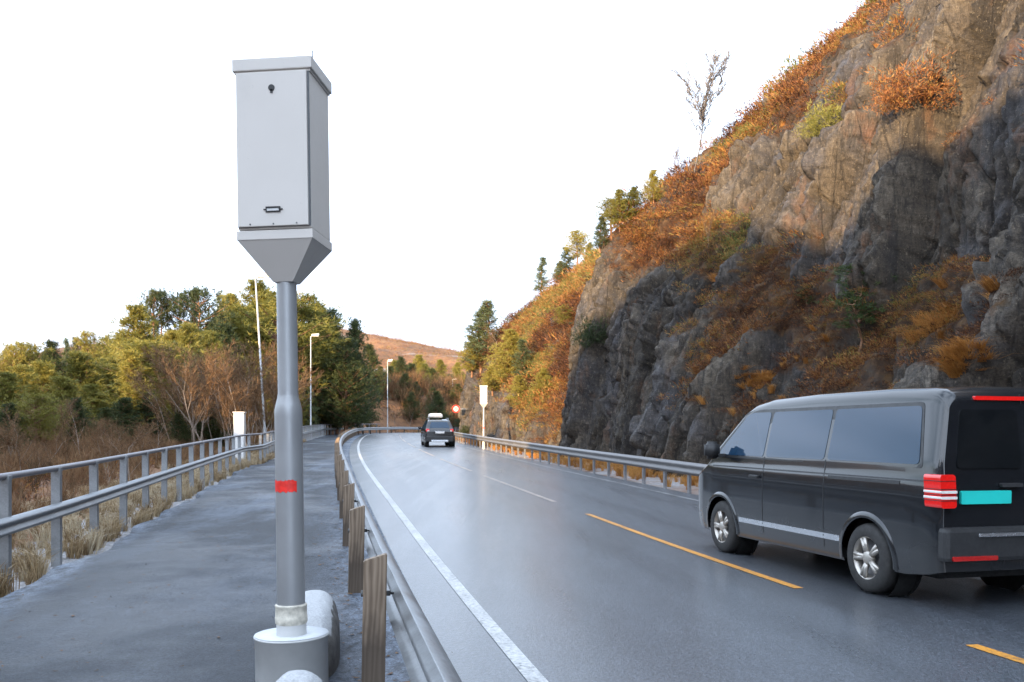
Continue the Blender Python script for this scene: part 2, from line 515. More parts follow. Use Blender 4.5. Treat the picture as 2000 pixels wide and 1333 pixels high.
# --- plants: colour from each clump's own tint
def leafmat(name, stops, trans=.25, rough=.65, objvar=0.0):
    t = NT(name)
    f = t.attr('tint')
    if objvar:
        oi = t.n('ShaderNodeObjectInfo')
        f = t.math('ADD', t.math('MULTIPLY', f, 1 - objvar), t.math('MULTIPLY', oi.outputs['Random'], objvar))
    c = t.ramp(f, stops)
    t.set(col=c, rough=rough, spec=.25)
    tb = t.n('ShaderNodeBsdfTranslucent'); t.l(c, tb.inputs[0])
    ms = t.n('ShaderNodeMixShader'); ms.inputs[0].default_value = trans
    t.l(t.b.outputs[0], ms.inputs[1]); t.l(tb.outputs[0], ms.inputs[2]); t.l(ms.outputs[0], t.out.inputs[0])
    return t.m
M['heather'] = leafmat('heather', [(0, (.035, .018, .012)), (.2, (.095, .038, .019)), (.42, (.20, .078, .029)), (.6, (.31, .135, .042)), (.76, (.34, .20, .06)), (.88, (.22, .185, .05)), (1, (.10, .12, .032))])
M['grass'] = leafmat('orange_grass', [(0, (.24, .10, .025)), (.5, (.42, .19, .045)), (1, (.50, .28, .09))])
M['straw'] = leafmat('straw_grass', [(0, (.16, .10, .05)), (.5, (.33, .24, .13)), (1, (.45, .38, .27))])
M['pine'] = leafmat('pine_needles', [(0, (.05, .06, .016)), (.35, (.13, .13, .028)), (.7, (.25, .215, .045)), (1, (.32, .265, .065))], .3, .6, .55)
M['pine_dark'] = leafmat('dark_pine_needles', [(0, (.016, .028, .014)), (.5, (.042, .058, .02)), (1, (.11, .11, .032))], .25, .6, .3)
M['pine_grey'] = leafmat('grey_green_needles', [(0, (.05, .07, .04)), (.5, (.10, .125, .06)), (1, (.18, .20, .09))], .3, .6, .3)
M['sapling'] = leafmat('sapling_needles', [(0, (.025, .045, .016)), (.5, (.05, .08, .025)), (1, (.10, .13, .04))], .3, .6)
M['twig'] = leafmat('bare_twigs', [(0, (.045, .032, .016)), (.4, (.095, .058, .030)), (.7, (.185, .095, .045)), (1, (.22, .145, .075))], .1, .8, .25)
M['twig_grey'] = leafmat('grey_bare_twigs', [(0, (.07, .065, .07)), (.5, (.12, .11, .11)), (1, (.18, .165, .16))], .1, .8)
M['bush'] = leafmat('green_bush', [(0, (.05, .06, .015)), (.5, (.13, .13, .03)), (1, (.26, .24, .06))], .3, .6)
t = NT('pine_bark')
n = t.noise(9, 5, .7, (1, 1, .3))
t.set(col=t.ramp(n, [(.3, (.10, .055, .035)), (.55, (.24, .125, .07)), (.75, (.36, .20, .12))]), rough=.9, nrm=t.bump(n, .6, .02))
M['bark'] = t.m
t = NT('birch_bark')
n = t.noise(12, 4, .7, (1, 1, 3))
t.set(col=t.ramp(n, [(.3, (.08, .06, .05)), (.5, (.21, .165, .13)), (.7, (.36, .30, .24))]), rough=.8)
M['birch'] = t.m
M['grey_bark'] = simple('grey_birch_bark', (.10, .092, .088), .85, 0, .4, 8)

# ------------------------------------------------------------------ the line of the road
DS = .5
S = np.arange(-90, 260, DS)
TH = np.zeros(len(S))
for i, s in enumerate(S):
    if s < 25: a = 11.7
    elif s < 92: a = 11.7 - (s - 25) / 67 * 4.4
    else: a = 7.3 - (s - 92) / 40.0 * 57.3
    TH[i] = R(max(a, -105))
CX = np.concatenate([[0], np.cumsum(-np.sin(TH[:-1]) * DS)])
CY = np.concatenate([[0], np.cumsum(np.cos(TH[:-1]) * DS)])
i0 = int(np.argmin(abs(S - 8.7)))
CX += 2.94 - CX[i0]; CY += 8.7 - CY[i0]

def zprof(s):
    s = np.asarray(s, float)
    a = np.where(s < 4, 0, np.where(s < 14, .027 * (s - 4) ** 2 / 20, .027 * (s - 9)))
    return np.where(s > 110, .027 * 101 + .008 * (s - 110), a)

def P(s, u, z=0.0):
    s = np.asarray(s, float); u = np.asarray(u, float)
    x = np.interp(s, S, CX); y = np.interp(s, S, CY); th = np.interp(s, S, TH)
    return np.stack([x + u * np.cos(th), y + u * np.sin(th), zprof(s) + z + 0 * s], -1)

def su(x, y):
    """s and u of points (nearest point of the centre line)"""
    x = np.asarray(x, float).ravel(); y = np.asarray(y, float).ravel()
    so = np.zeros(len(x)); uo = np.zeros(len(x))
    for a in range(0, len(x), 20000):
        xx = x[a:a + 20000, None]; yy = y[a:a + 20000, None]
        k = np.argmin((xx - CX[None]) ** 2 + (yy - CY[None]) ** 2, 1)
        dx = xx[:, 0] - CX[k]; dy = yy[:, 0] - CY[k]
        so[a:a + 20000] = S[k] + dx * -np.sin(TH[k]) + dy * np.cos(TH[k])
        uo[a:a + 20000] = dx * np.cos(TH[k]) + dy * np.sin(TH[k])
    return so, uo

def heading(s): return float(np.interp(s, S, TH))

# railing foot: u of the railing along s (it steps towards the road at the white cabinet)
def u_rail(s): return np.interp(s, [-90, 0, 33.5, 36.5, 60, 100, 112, 300], [-7.93, -7.93, -7.70, -7.25, -7.5, -7.6, -7.6, -7.6])

# ------------------------------------------------------------------ ground
def ground_h(x, y):
    x = np.asarray(x, float).ravel(); y = np.asarray(y, float).ravel()
    s, u = su(x, y)
    r = np.hypot(x, y)
    p = np.stack([x, y, 0 * x], 1)
    zr = zprof(np.clip(s, -90, 200))
    z = zr - .08
    n1 = fbm(p * .12, 4, 11); n2 = fbm(p * .5, 3, 23)
    # wooded hillside beyond the path
    l = -(u + 8.3)
    cap = np.interp(s, [-40, 0, 18, 35, 50, 75, 88, 98, 108, 125, 150, 200], [1, 1.2, 2.2, 3.4, 4.6, 6.6, 8.8, 12.0, 12.0, 7, 6, 6])
    cap = cap * np.interp(l, [0, 15, 21, 28, 38, 60], [1, 1, .90, .72, .55, .42])
    ln = np.interp(s, [0, 20, 60, 100, 130], [26, 25, 19, 17, 16])
    left = -.55 * sstep(.3, 3, l) + (cap + .55) * sstep(4, 4 + ln, l) + sstep(1.5, 8, l) * (n1 * .9 + n2 * .2)
    z = np.where(l > 0, zr - .08 + left, z)
    # cut rock on the outside of the bend
    l2 = -(u + 9.0)
    wgt = sstep(93, 98, s) * (1 - sstep(109, 114, s))
    cut = wgt * (7.0 + 1.5 * n1) * sstep(.5, 2.6, l2 + .5 * n2)
    z = np.where(l2 > 0, np.maximum(z, zr - .08 + cut), z)
    # right: the rock hill is its own mesh; keep below it
    z = np.where(u > 7.5, np.minimum(z, zr - 1.2), z)
    # far ridge
    ry = 262 + n1 * 5
    crest = np.interp(x, [-600, -200, -130, -105, -85, -60, -48, -28, -12, 30, 120, 600], [6, 8, 14, 24, 33, 35.5, 34.5, 30.5, 27.3, 27, 24, 15]) + n1 * .6 + n2 * .25
    dist = ry - y
    rg = np.where(dist > 0, crest * (1 - sstep(0, 125, dist) * .98) - dist * .03, crest - (-dist) * .10)
    rg = np.where(y > 120, np.maximum(rg, -5), -99)
    z = np.where(u < -9, np.maximum(z, rg), np.where((y > 150), np.maximum(z, rg), z))
    # unseen ridge towards the sun, crest shaped to keep the near road in shade
    ca, sa = math.cos(SUN_AZ), math.sin(SUN_AZ)
    tt = x * ca - y * sa
    rho = x * sa + y * ca
    hc = np.interp(tt, [-260, -150, -100, -64, -50, -44, -40, -35, -32, -27, -23, -20, -14, -8, -3, 6, 16, 34, 50], [12, 19, 20, 19, 18.5, 18.5, 25.0, 25.0, 19, 19.0, 20.0, 27, 28.0, 26.3, 26.4, 26.6, 25, 10, 1])
    hc = hc + np.where(hc > 9, 1.3 * fbm(np.stack([tt * .17, 0 * tt, 0 * tt], 1), 2, 141) + .8 * fbm(np.stack([tt * .8, 0 * tt, 0 * tt], 1), 3, 147), 0)
    wd = np.where(rho > -48, 11.0, 30.0)
    hz = hc * np.exp(-((rho + 48) / wd) ** 2) + np.where(hc > 3, n2 * .5, 0) * np.exp(-((rho + 48) / 12) ** 2)
    z = np.where((rho < -14) & (u < -9), np.maximum(z, hz - 1.0), z)
    # beyond everything: rolling land out to the horizon
    z = np.where(r > 420, z * 0 + 8 + 6 * fbm(p * .004, 3, 5), z)
    return z

def build_ground():
    ang = np.concatenate([np.arange(-180, -42, 1.5), np.arange(-42, 42, .22), np.arange(42, 180, 1.5)])
    ang = np.radians(90 - ang)
    rad = np.concatenate([[1.2], np.geomspace(2.0, 60, 170), np.geomspace(61.5, 420, 150), np.geomspace(440, 4000, 24)])
    A, Rr = np.meshgrid(ang, rad)
    x = (np.cos(A) * Rr).ravel(); y = (np.sin(A) * Rr).ravel()
    x = np.append(x, 0); y = np.append(y, 0)
    z = ground_h(x, y)
    na, nr = len(ang), len(rad)
    j, i = np.meshgrid(np.arange(nr - 1), np.arange(na), indexing='ij')
    i2 = (i + 1) % na
    F = np.stack([j * na + i, (j + 1) * na + i, (j + 1) * na + i2, j * na + i2], -1).reshape(-1, 4)
    k = np.arange(na)
    Fc = np.stack([np.full(na, na * nr), k, (k + 1) % na, (k + 1) % na], -1)
    s, u = su(x, y)
    verge = (sstep(-9.3, -8.5, u) * (u < -7)) + ((u > 3.4) & (u < 7.5)) * .55
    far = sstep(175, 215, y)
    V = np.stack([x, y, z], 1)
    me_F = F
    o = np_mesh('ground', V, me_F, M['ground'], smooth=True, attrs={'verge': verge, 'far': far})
    tag(o, 'brown heath ground with grassy gravel verge beside the path', 'ground', kind='structure')
    return o
ground = build_ground()

# ------------------------------------------------------------------ carriageway and path as sheets with skirts
def strip(name, s0, s1, us, z, mat, step=.5, skirt=.14, wob=None):
    ss = np.arange(s0, s1 + .01, step)
    us = np.asarray(us, float)
    U = np.tile(us, (len(ss), 1))
    if wob is not None: U = wob(ss, U)
    Pt = P(np.repeat(ss, len(us)), U.ravel(), z)
    zz = np.zeros(U.shape)
    if skirt:
        zz[:, 0] = -skirt; zz[:, -1] = -skirt
    Pt[:, 2] += zz.ravel()
    n, m = len(ss), len(us)
    j, i = np.meshgrid(np.arange(n - 1), np.arange(m - 1), indexing='ij')
    F = np.stack([j * m + i, j * m + i + 1, (j + 1) * m + i + 1, (j + 1) * m + i], -1).reshape(-1, 4)
    return np_mesh(name, Pt, F, mat, attrs={'u': U.ravel(), 's': np.repeat(ss, m)})

o = strip('road', -60, 190, [-3.90, -3.86] + list(np.linspace(-3.82, 3.66, 30)) + [3.70, 3.76], 0.0, M['road'])
tag(o, 'damp grey asphalt carriageway curving towards the bend', 'road', kind='structure')
def path_w(ss, U):
    U = U.copy()
    e = u_rail(ss) + .28 + .12 * np.sin(ss * 1.3) * np.sin(ss * .37) + .06 * np.sin(ss * 3.1)
    U[:, 0] = e - .06; U[:, 1] = e
    f = np.linspace(0, 1, U.shape[1] - 2)[None]
    U[:, 1:-1] = e[:, None] * (1 - f) + (-3.84) * f
    return U
o = strip('path', -40, 150, np.linspace(-7.6, -3.8, 24), .006, M['path'], wob=path_w)
tag(o, 'grey asphalt footpath with frosty streaks between railing and guardrail', 'path', kind='structure')
LIFT = .005
def mark(name, s0, s1, u, wd, mat, label, cat='road marking', group=None):
    o = strip(name, s0, s1, [u - wd / 2, u + wd / 2], LIFT, mat, step=.5, skirt=0)
    tag(o, label, cat, group, kind='structure')
mark('edge_line', -20, 185, -3.36, .125, M['white_line'], 'thick white edge line along the near guardrail')
mark('edge_line', -20, 185, 3.12, .10, M['white_line_thin'], 'thin worn white edge line along the rock side guardrail')
dash = [(-12, -5.2), (-2.2, 6.3), (8.75, 16.2), (18.6, 27.3), (29.6, 38.6), (41.5, 50.5), (53.5, 62.5), (65.5, 74.5), (77.5, 86.5), (89.5, 98.5), (101.5, 110.5), (113.5, 122.5), (125.5, 134.5)]
dl = ['yellow centre dash behind the viewpoint', 'yellow centre dash cut by the lower picture edge', 'long yellow centre dash beside the van', 'glare paled centre dash ahead of the yellow one',
      'second glare paled centre dash past the yellow one', 'pale centre dash close behind the dark car']
for k, (a, b) in enumerate(dash):
    a2, b2 = round(a * 2) / 2, round(b * 2) / 2
    ss = np.linspace(a, b, 22)
    Pt = np.concatenate([P(ss, np.full(22, -.052), LIFT), P(ss, np.full(22, .052), LIFT)])
    F = [(i, 22 + i, 23 + i, i + 1) for i in range(21)]
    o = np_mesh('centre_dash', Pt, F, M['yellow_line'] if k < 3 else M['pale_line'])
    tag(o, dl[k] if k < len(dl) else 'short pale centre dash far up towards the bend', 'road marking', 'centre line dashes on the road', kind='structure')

# ------------------------------------------------------------------ the rock hill on the road's right
#   columns: s -> ten (u, z over the road, plant cover 0..1)
CO = {
 -30: [(6.3, -1, .3), (6.5, 1.5, .1), (6.9, 3.0, .1), (7.3, 4.8, .1), (7.9, 7.5, .1), (8.7, 10.5, .1), (9.9, 13.5, .1), (12.5, 17, .2), (20, 21.7, .6), (45, 24, 1)],
 12.5: [(6.3, -1, .3), (6.5, 1.5, .1), (6.9, 3.0, .1), (7.3, 4.8, .1), (7.9, 7.5, .1), (8.7, 10.5, .1), (9.9, 13.5, .1), (12.5, 17, .2), (20, 21.7, .6), (45, 24, 1)],
 17.2: [(6.2, -1, .2), (6.3, 1.0, .2), (7.0, 1.9, .5), (9.0, 4.5, .9), (9.4, 6.5, .1), (10.0, 9.5, .1), (11.0, 12.5, .12), (13.8, 16.6, .2), (20, 21.7, .7), (45, 24, 1)],
 21.0: [(6.1, -1, .2), (6.25, 1.0, .2), (7.0, 1.8, .6), (9.2, 4.4, .95), (9.8, 6.4, .05), (10.4, 9.3, .08), (11.5, 12.4, .2), (14.3, 16.2, .3), (20, 21.7, .75), (45, 24, 1)],
 26.0: [(6.1, -1, .2), (6.3, 1.2, .2), (6.9, 2.6, .5), (8.8, 5.4, .95), (9.5, 7.0, .4), (10.4, 9.4, .25), (11.8, 12.3, .35), (14.6, 16.2, .5), (20, 21.5, .8), (45, 24, 1)],
 31.0: [(5.9, -1, .1), (6.1, 2.2, .05), (6.5, 4.6, .05), (7.1, 6.4, .3), (8.8, 8.2, .95), (9.9, 10.0, .5), (11.6, 12.5, .4), (14.6, 16.3, .5), (20, 21.3, .9), (45, 24, 1)],
 36.0: [(5.75, -1, .1), (5.9, 2.4, .03), (6.3, 5.0, .03), (6.9, 7.4, .1), (8.5, 9.2, .85), (9.9, 10.8, .6), (11.6, 13, .5), (14.6, 15.9, .7), (19.5, 19.9, 1), (45, 24, 1)],
 39.2: [(5.7, -1, .1), (5.85, 2.5, .03), (6.15, 5.2, .03), (6.7, 8.0, .03), (7.7, 10.2, .25), (9.6, 11.8, .8), (11.6, 13.4, .7), (14.6, 15.7, .9), (19, 19.2, 1), (45, 23, 1)],
 41.5: [(6.8, -1, .4), (7.3, 1.3, .5), (8.0, 3.0, .8), (9.0, 5.2, .9), (10.2, 7.6, .85), (11.7, 9.9, .7), (13.3, 12.3, .9), (15.5, 14.5, 1), (18.7, 18.0, 1), (44, 22, 1)],
 46.0: [(6.2, -1, .6), (6.6, 1.9, .62), (7.5, 3.0, .85), (8.7, 5.0, 1), (10.1, 7.3, .95), (11.6, 9.6, .7), (13.2, 12, .85), (15.2, 13.9, 1), (18.3, 17.3, 1), (42, 21, 1)],
 54.0: [(6.0, -1, .5), (6.4, 2.1, .48), (7.2, 3.2, .85), (8.5, 5.1, 1), (9.9, 7.2, .95), (11.4, 9.4, .8), (13.0, 11.8, .95), (14.8, 13.4, 1), (17.2, 16.1, 1), (40, 20, 1)],
 62.0: [(5.9, -1, .1), (6.2, 2.6, .05), (6.8, 4.2, .3), (8.2, 5.8, 1), (9.5, 7.5, .95), (10.9, 9.3, .85), (12.3, 11.2, .95), (13.8, 12.6, 1), (15.8, 14.8, 1), (36, 18, 1)],
 72.0: [(5.9, -1, .2), (6.2, 2.4, .2), (6.9, 4.0, .6), (8.0, 5.7, 1), (9.1, 7.3, 1), (10.3, 8.9, .9), (11.5, 10.6, .9), (12.6, 12.2, 1), (14.3, 14.0, 1), (32, 16, 1)],
 84.0: [(6.2, -1, .05), (6.3, 2.4, .03), (6.45, 4.8, .03), (6.8, 6.4, .1), (7.2, 7.4, 1), (8.2, 8.4, 1), (9.2, 9.5, 1), (10.2, 10.4, 1), (11.6, 11.6, 1), (26, 13, 1)],
 100.0: [(6.9, -1, .1), (7.1, 2.2, .1), (7.2, 4.0, .1), (7.6, 5.2, .6), (8, 6.0, 1), (9, 6.8, 1), (10, 7.5, 1), (11, 8.2, 1), (12.5, 8.8, 1), (22, 9, 1)],
 150.0: [(6.9, -1, .3), (7.0, 1.5, .3), (7.0, 3.0, .5), (8, 4, 1), (9, 4.7, 1), (10, 5.2, 1), (11, 5.8, 1), (12, 6, 1), (13.5, 6, 1), (20, 6, 1)],
}
def build_cliff():
    ks = np.array(sorted(CO), float)
    ctrl = np.array([CO[k] for k in sorted(CO)], float)      # (n, 10, 3)
    ss = np.concatenate([np.arange(-25, 8, .4), np.arange(8, 38.5, .055), np.arange(38.5, 42.5, .035), np.arange(42.5, 70, .11), np.arange(70, 92, .15), np.arange(92, 150, .5)])
    # knots along the profile, denser low down
    par = np.concatenate([np.linspace(i, i + 1, n, endpoint=False) for i, n in enumerate([26, 26, 30, 34, 34, 34, 36, 36, 10])] + [[9.0]])
    G = np.zeros((len(ss), 10, 3))
    for r in range(10):
        for c in range(3): G[:, r, c] = np.interp(ss, ks, ctrl[:, r, c])
    G3 = np.zeros((len(ss), len(par), 3))
    idx = np.arange(10)
    for c in range(3):
        lo = np.clip(np.floor(par).astype(int), 0, 8); fr = par - lo
        G3[:, :, c] = G[:, lo, c] * (1 - fr) + G[:, lo + 1, c] * fr
    # soften the corners of the profile a little
    for _ in range(5):
        G3[:, 1:-1] = (G3[:, :-2] + 2 * G3[:, 1:-1] + G3[:, 2:]) / 4
    U, Z, VG = G3[..., 0], G3[..., 1], G3[..., 2]
    Sg = np.repeat(ss[:, None], len(par), 1)
    Pt = P(Sg.ravel(), U.ravel(), Z.ravel())
    th = np.interp(Sg.ravel(), S, TH)
    # profile normal (towards the road and up)
    du = np.gradient(U, axis=1).ravel(); dz = np.gradient(Z, axis=1).ravel()
    ln = np.hypot(du, dz) + 1e-9
    nu, nzv = -dz / ln, du / ln
    N = np.stack([nu * np.cos(th), nu * np.sin(th), nzv], 1)
    Pg = Pt.reshape(len(ss), len(par), 3)
    N3 = np.cross(np.gradient(Pg, axis=1), np.gradient(Pg, axis=0)); N3 /= (np.linalg.norm(N3, axis=2, keepdims=True) + 1e-9); N3 = N3.reshape(-1, 3)
    N3 *= np.sign((N3 * N).sum(1))[:, None]
    Ng = N3.reshape(len(ss), len(par), 3)
    for _ in range(14):
        Ng[1:-1] = (Ng[:-2] + Ng[1:-1] + Ng[2:]) / 3
        Ng[:, 1:-1] = (Ng[:, :-2] + Ng[:, 1:-1] + Ng[:, 2:]) / 3
    N = Ng.reshape(-1, 3); N /= np.linalg.norm(N, axis=1, keepdims=True)
    q = np.stack([Sg.ravel(), U.ravel() * .9, Z.ravel()], 1)
    warp = np.stack([fbm(q * .5, 3, 31), fbm(q * .5, 3, 41), fbm(q * .5, 3, 51)], 1)
    vegn = fbm(q * np.array([.45, .45, .6]), 4, 77)
    veg = VG.ravel() + .42 * vegn
    rockm = 1 - sstep(.35, .75, veg)
    d = np.zeros(len(q)); hh_ = []
    def facets(scale, off, tilt, seed, wamp):
        pw = (q + warp * wamp) * scale
        f1, f2, c1, h = worley(pw, seed)
        g = (h[:, 1:4] - .5) * 2 * np.array(tilt)
        hh_.append(h[:, 0])
        return off * (h[:, 0] - .5) * 2 + ((pw - c1) * g).sum(1), f2 - f1
    # joints lean a little, so the slabs do too
    q[:, 0] += q[:, 2] * .16 + .25 * np.sin(q[:, 2] * .5 + q[:, 0] * .3)
    a, e = facets(np.array([.52, .22, .07]), .62, (.62, 0, .10), 3, .08)
    d += (a - .55 * (1 - sstep(0, .05, e))) * (.3 + .7 * rockm)
    dg = d.reshape(len(ss), len(par))
    for _ in range(1):
        dg[1:-1] = (dg[:-2] + 2 * dg[1:-1] + dg[2:]) / 4
        dg[:, 1:-1] = (dg[:, :-2] + 2 * dg[:, 1:-1] + dg[:, 2:]) / 4
    d = dg.ravel()
    a, e = facets(np.array([1.15, .5, .19]), .23, (.42, 0, .18), 13, .04)
    d += (a - .26 * (1 - sstep(0, .06, e))) * (.2 + .8 * rockm)
    a, e = facets(np.array([2.3, 1.3, .62]), .10, (.26, .06, .22), 29, .05)
    d += (a - .05 * (1 - sstep(0, .06, e))) * (.1 + .9 * rockm)
    a, e = facets(np.array([5.2, 4, 2.8]), .042, (.12, .03, .12), 37, .0)
    d += a * rockm
    d += .22 * fbm(q * .35, 3, 61) + .012 * rockm * fbm(q * 6, 2, 67)
    d += (1 - rockm) * .25 * fbm(q * 1.6, 3, 71)
    bot = sstep(-1.0, .6, Z.ravel())
    d = d * (.25 + .75 * bot)
    d = np.clip(d, -1.6, 1.25)
    V = Pt + N * d[:, None]
    # never lean out over the guardrail
    s2 = Sg.ravel(); lim = 4.9
    th_v = np.stack([np.cos(th), np.sin(th)], 1)
    c0 = P(s2, np.zeros(len(s2)))
    uu = ((V[:, :2] - c0[:, :2]) * th_v).sum(1)
    push = np.maximum(0, lim - uu)
    V[:, :2] += th_v * push[:, None]
    n, m = len(ss), len(par)
    j, i = np.meshgrid(np.arange(n - 1), np.arange(m - 1), indexing='ij')
    F = np.stack([j * m + i, (j + 1) * m + i, (j + 1) * m + i + 1, j * m + i + 1], -1).reshape(-1, 4)
    # true normals of the displaced sheet
    Vg = V.reshape(n, m, 3)
    t1 = np.gradient(Vg, axis=0); t2 = np.gradient(Vg, axis=1)
    nn = np.cross(t2, t1); nn /= (np.linalg.norm(nn, axis=2, keepdims=True) + 1e-9)
    nn = nn.reshape(-1, 3)
    nn *= np.sign((nn * N).sum(1))[:, None]
    veg = veg + .35 * (nn[:, 2] - .45)
    o = np_mesh('cliff', V, F, M['cliff'], attrs={'veg': veg, 'tone': .25 * hh_[0] + .45 * hh_[1] + .3 * hh_[2]})
    tag(o, 'fractured brown and grey rock cutting with heathery slopes above the guardrail', 'cliff', kind='structure')
    return o, V, F, nn, veg, Vg
cliff, cV, cF, cN, cVeg, cGrid = build_cliff()
cliff_bvh = BVHTree.FromPolygons([tuple(v) for v in cV[:, :].tolist()], cF[:, :].tolist()) if False else None

def cliff_hit(px, py):
    """where the sight line through a photo pixel meets the rock hill (for standing trees on it)"""
    vx = 1000 + cV[:, 0] / np.maximum(cV[:, 1], .1) * F_PX
    vy = HOR - (cV[:, 2] - EYE) / np.maximum(cV[:, 1], .1) * F_PX
    dd = np.hypot(vx - px, vy - py) + np.where(cV[:, 1] < 2, 1e5, 0)
    c = np.where(dd < dd.min() + 3)[0]
    return Vector(cV[c[np.argmin(cV[c, 1])]])

# ------------------------------------------------------------------ guardrails and railing
def beam(name, s0, s1, u, zc, side, mat, parent, hgt=.31, dep=.083, step=.8, ufun=None, n_steps=None):
    """corrugated steel beam swept along the road; side = +1: its ridges face +u"""
    k = hgt / .31
    pr = [(0, -.155), (.050, -.128), (.083, -.10), (.083, -.066), (.020, -.022), (.020, .022), (.083, .066), (.083, .10), (.050, .128), (0, .155)]
    front = [(a * dep / .083 * side, b * k) for a, b in pr]
    back = [(a * dep / .083 * side - .006 * side, b * k) for a, b in reversed(pr)]
    loop = front + back
    ss = np.arange(s0, s1 + .01, step)
    m = len(loop)
    V = []
    for s in ss:
        uu = float(ufun(s)) if ufun else u
        V.append(P(np.full(m, s), np.array([uu + a for a, b in loop]), np.array([zc + b for a, b in loop])))
    V = np.concatenate(V)
    F = []
    for i in range(len(ss) - 1):
        for k2 in range(m):
            k3 = (k2 + 1) % m
            F.append((i * m + k2, i * m + k3, (i + 1) * m + k3, (i + 1) * m + k2))
    o = np_mesh(name, V, F, mat, parent)
    return o

def place(o, s, u, z=0.0, extra=0.0, parent=None):
    p = P(s, u, z)
    o.location = tuple(float(c) for c in p)
    o.rotation_euler = (0, 0, heading(s) + extra)
    if parent: o.parent = parent

# near guardrail: steel beam on wooden posts
gr = empty('guardrail', (0, 0, 0), 0, 'steel guardrail on brown wooden posts between footpath and road', 'guardrail', 'guardrails along the road')
beam('beam', 1.0, 150, -4.27, .57, +1, M['galv'], gr)
def wood_post():
    b = MB()
    x, y = .073, .05
    top = [(-x, -y, .80), (x, -y, .845), (x, y, .845), (-x, y, .80)]
    bot = [(-x, -y, -.25), (x, -y, -.25), (x, y, -.25), (-x, y, -.25)]
    bm = bmesh.new()
    vs_ = [bm.verts.new(p) for p in bot + top]
    for f in [(3, 2, 1, 0), (4, 5, 6, 7), (0, 1, 5, 4), (1, 2, 6, 5), (2, 3, 7, 6), (3, 0, 4, 7)]: bm.faces.new([vs_[i] for i in f])
    bmesh.ops.bevel(bm, geom=list(bm.edges), offset=.006, segments=2, affect='EDGES')
    return b.bm(bm)
wp = wood_post().build('post', M['wood'])
bl = MB().lathe([(.016, 0), (.016, .025), (.007, .025), (.007, .05)], 8, ax='x').build('bolt', M['bolt'], wp)
bl.location = (.073, 0, .60)
b2 = MB().lathe([(.02, -.012), (.02, 0)], 8, ax='x').build('bolt', M['bolt'], wp); b2.location = (-.073, 0, .60)
rr = random.Random(3)
first = True
for k in range(43):
    s = 2.55 + 3.4 * k
    if s > 148: break
    o = wp if first else copy_tree(wp)
    first = False
    place(o, s, -4.38, 0, R(rr.uniform(-3, 3)), gr)
    o.rotation_euler.x = R(rr.uniform(-1.5, 1.5)); o.rotation_euler.y = R(rr.uniform(-1.5, 1.5))
    o.scale = (rr.uniform(.92, 1.05), 1, rr.uniform(.97, 1.03))
# splice bolts on the back of the beam
spo = MB().lathe([(.013, -.012), (.013, .0)], 6, (.0, 0, 0), ax='x').build('splice_bolt', M['bolt'])
first = True
for k in range(9):
    for (a, b) in ((-.08, .1), (.08, .1), (-.08, -.1), (.08, -.1)):
        o = spo if first else copy_tree(spo)
        first = False
        place(o, 4.25 + 3.4 * k + a, -4.20, .57 + b, 0, gr)

# rock side guardrail: steel beam on dark steel posts
gr2 = empty('guardrail', (0, 0, 0), 0, 'steel guardrail on thin dark posts below the rock wall', 'guardrail', 'guardrails along the road')
beam('beam', 2.0, 150, 3.95, .55, -1, M['galv_dull'], gr2)
b = MB().box((0, 0, .22), (.07, .11, .9), bev=.006)
po = b.box((-.05, 0, .55), (.05, .09, .22)).build('post', M['galv_dark'])
first = True
for k in range(70):
    s = 5.0 + 1.6 * k
    o = po if first else copy_tree(po)
    first = False
    place(o, s, 4.02, 0, 0, gr2)

# path railing: tube on top, corrugated beam in the middle, channel posts
rl = empty('railing', (0, 0, 0), 0, 'galvanised railing with tube handrail and corrugated beam along the footpath edge', 'railing')
ss = np.arange(2, 112, 1.0)
pts = [tuple(p) for p in P(ss, u_rail(ss), 1.10)]
MB().tube(pts, .036, 10).build('handrail', M['rail_top'], rl)
beam('beam', 2, 112, 0, .60, +1, M['galv'], rl, hgt=.185, dep=.06, ufun=lambda s: u_rail(s) + .05)
b = MB()
b.box((0, -.042, .40), (.10, .010, 1.42)).box((-.046, .0, .40), (.010, .075, 1.42)).box((.046, .0, .40), (.010, .075, 1.42)).box((0, 0, 1.085), (.11, .09, .05), bev=.008)
pp = b.build('post', M['galv'])
cl = MB().box((.02, 0, .60), (.06, .07, .20), bev=.004).build('bracket', M['galv_dark'], pp)
first = True
for k in range(62):
    s = 5.3 + 1.72 * k
    if s > 111: break
    o = pp if first else copy_tree(pp)
    first = False
    place(o, s, float(u_rail(s)), 0, R(random.uniform(-2, 2)), rl)
    o.rotation_euler.y = R(random.uniform(-.7, .7))

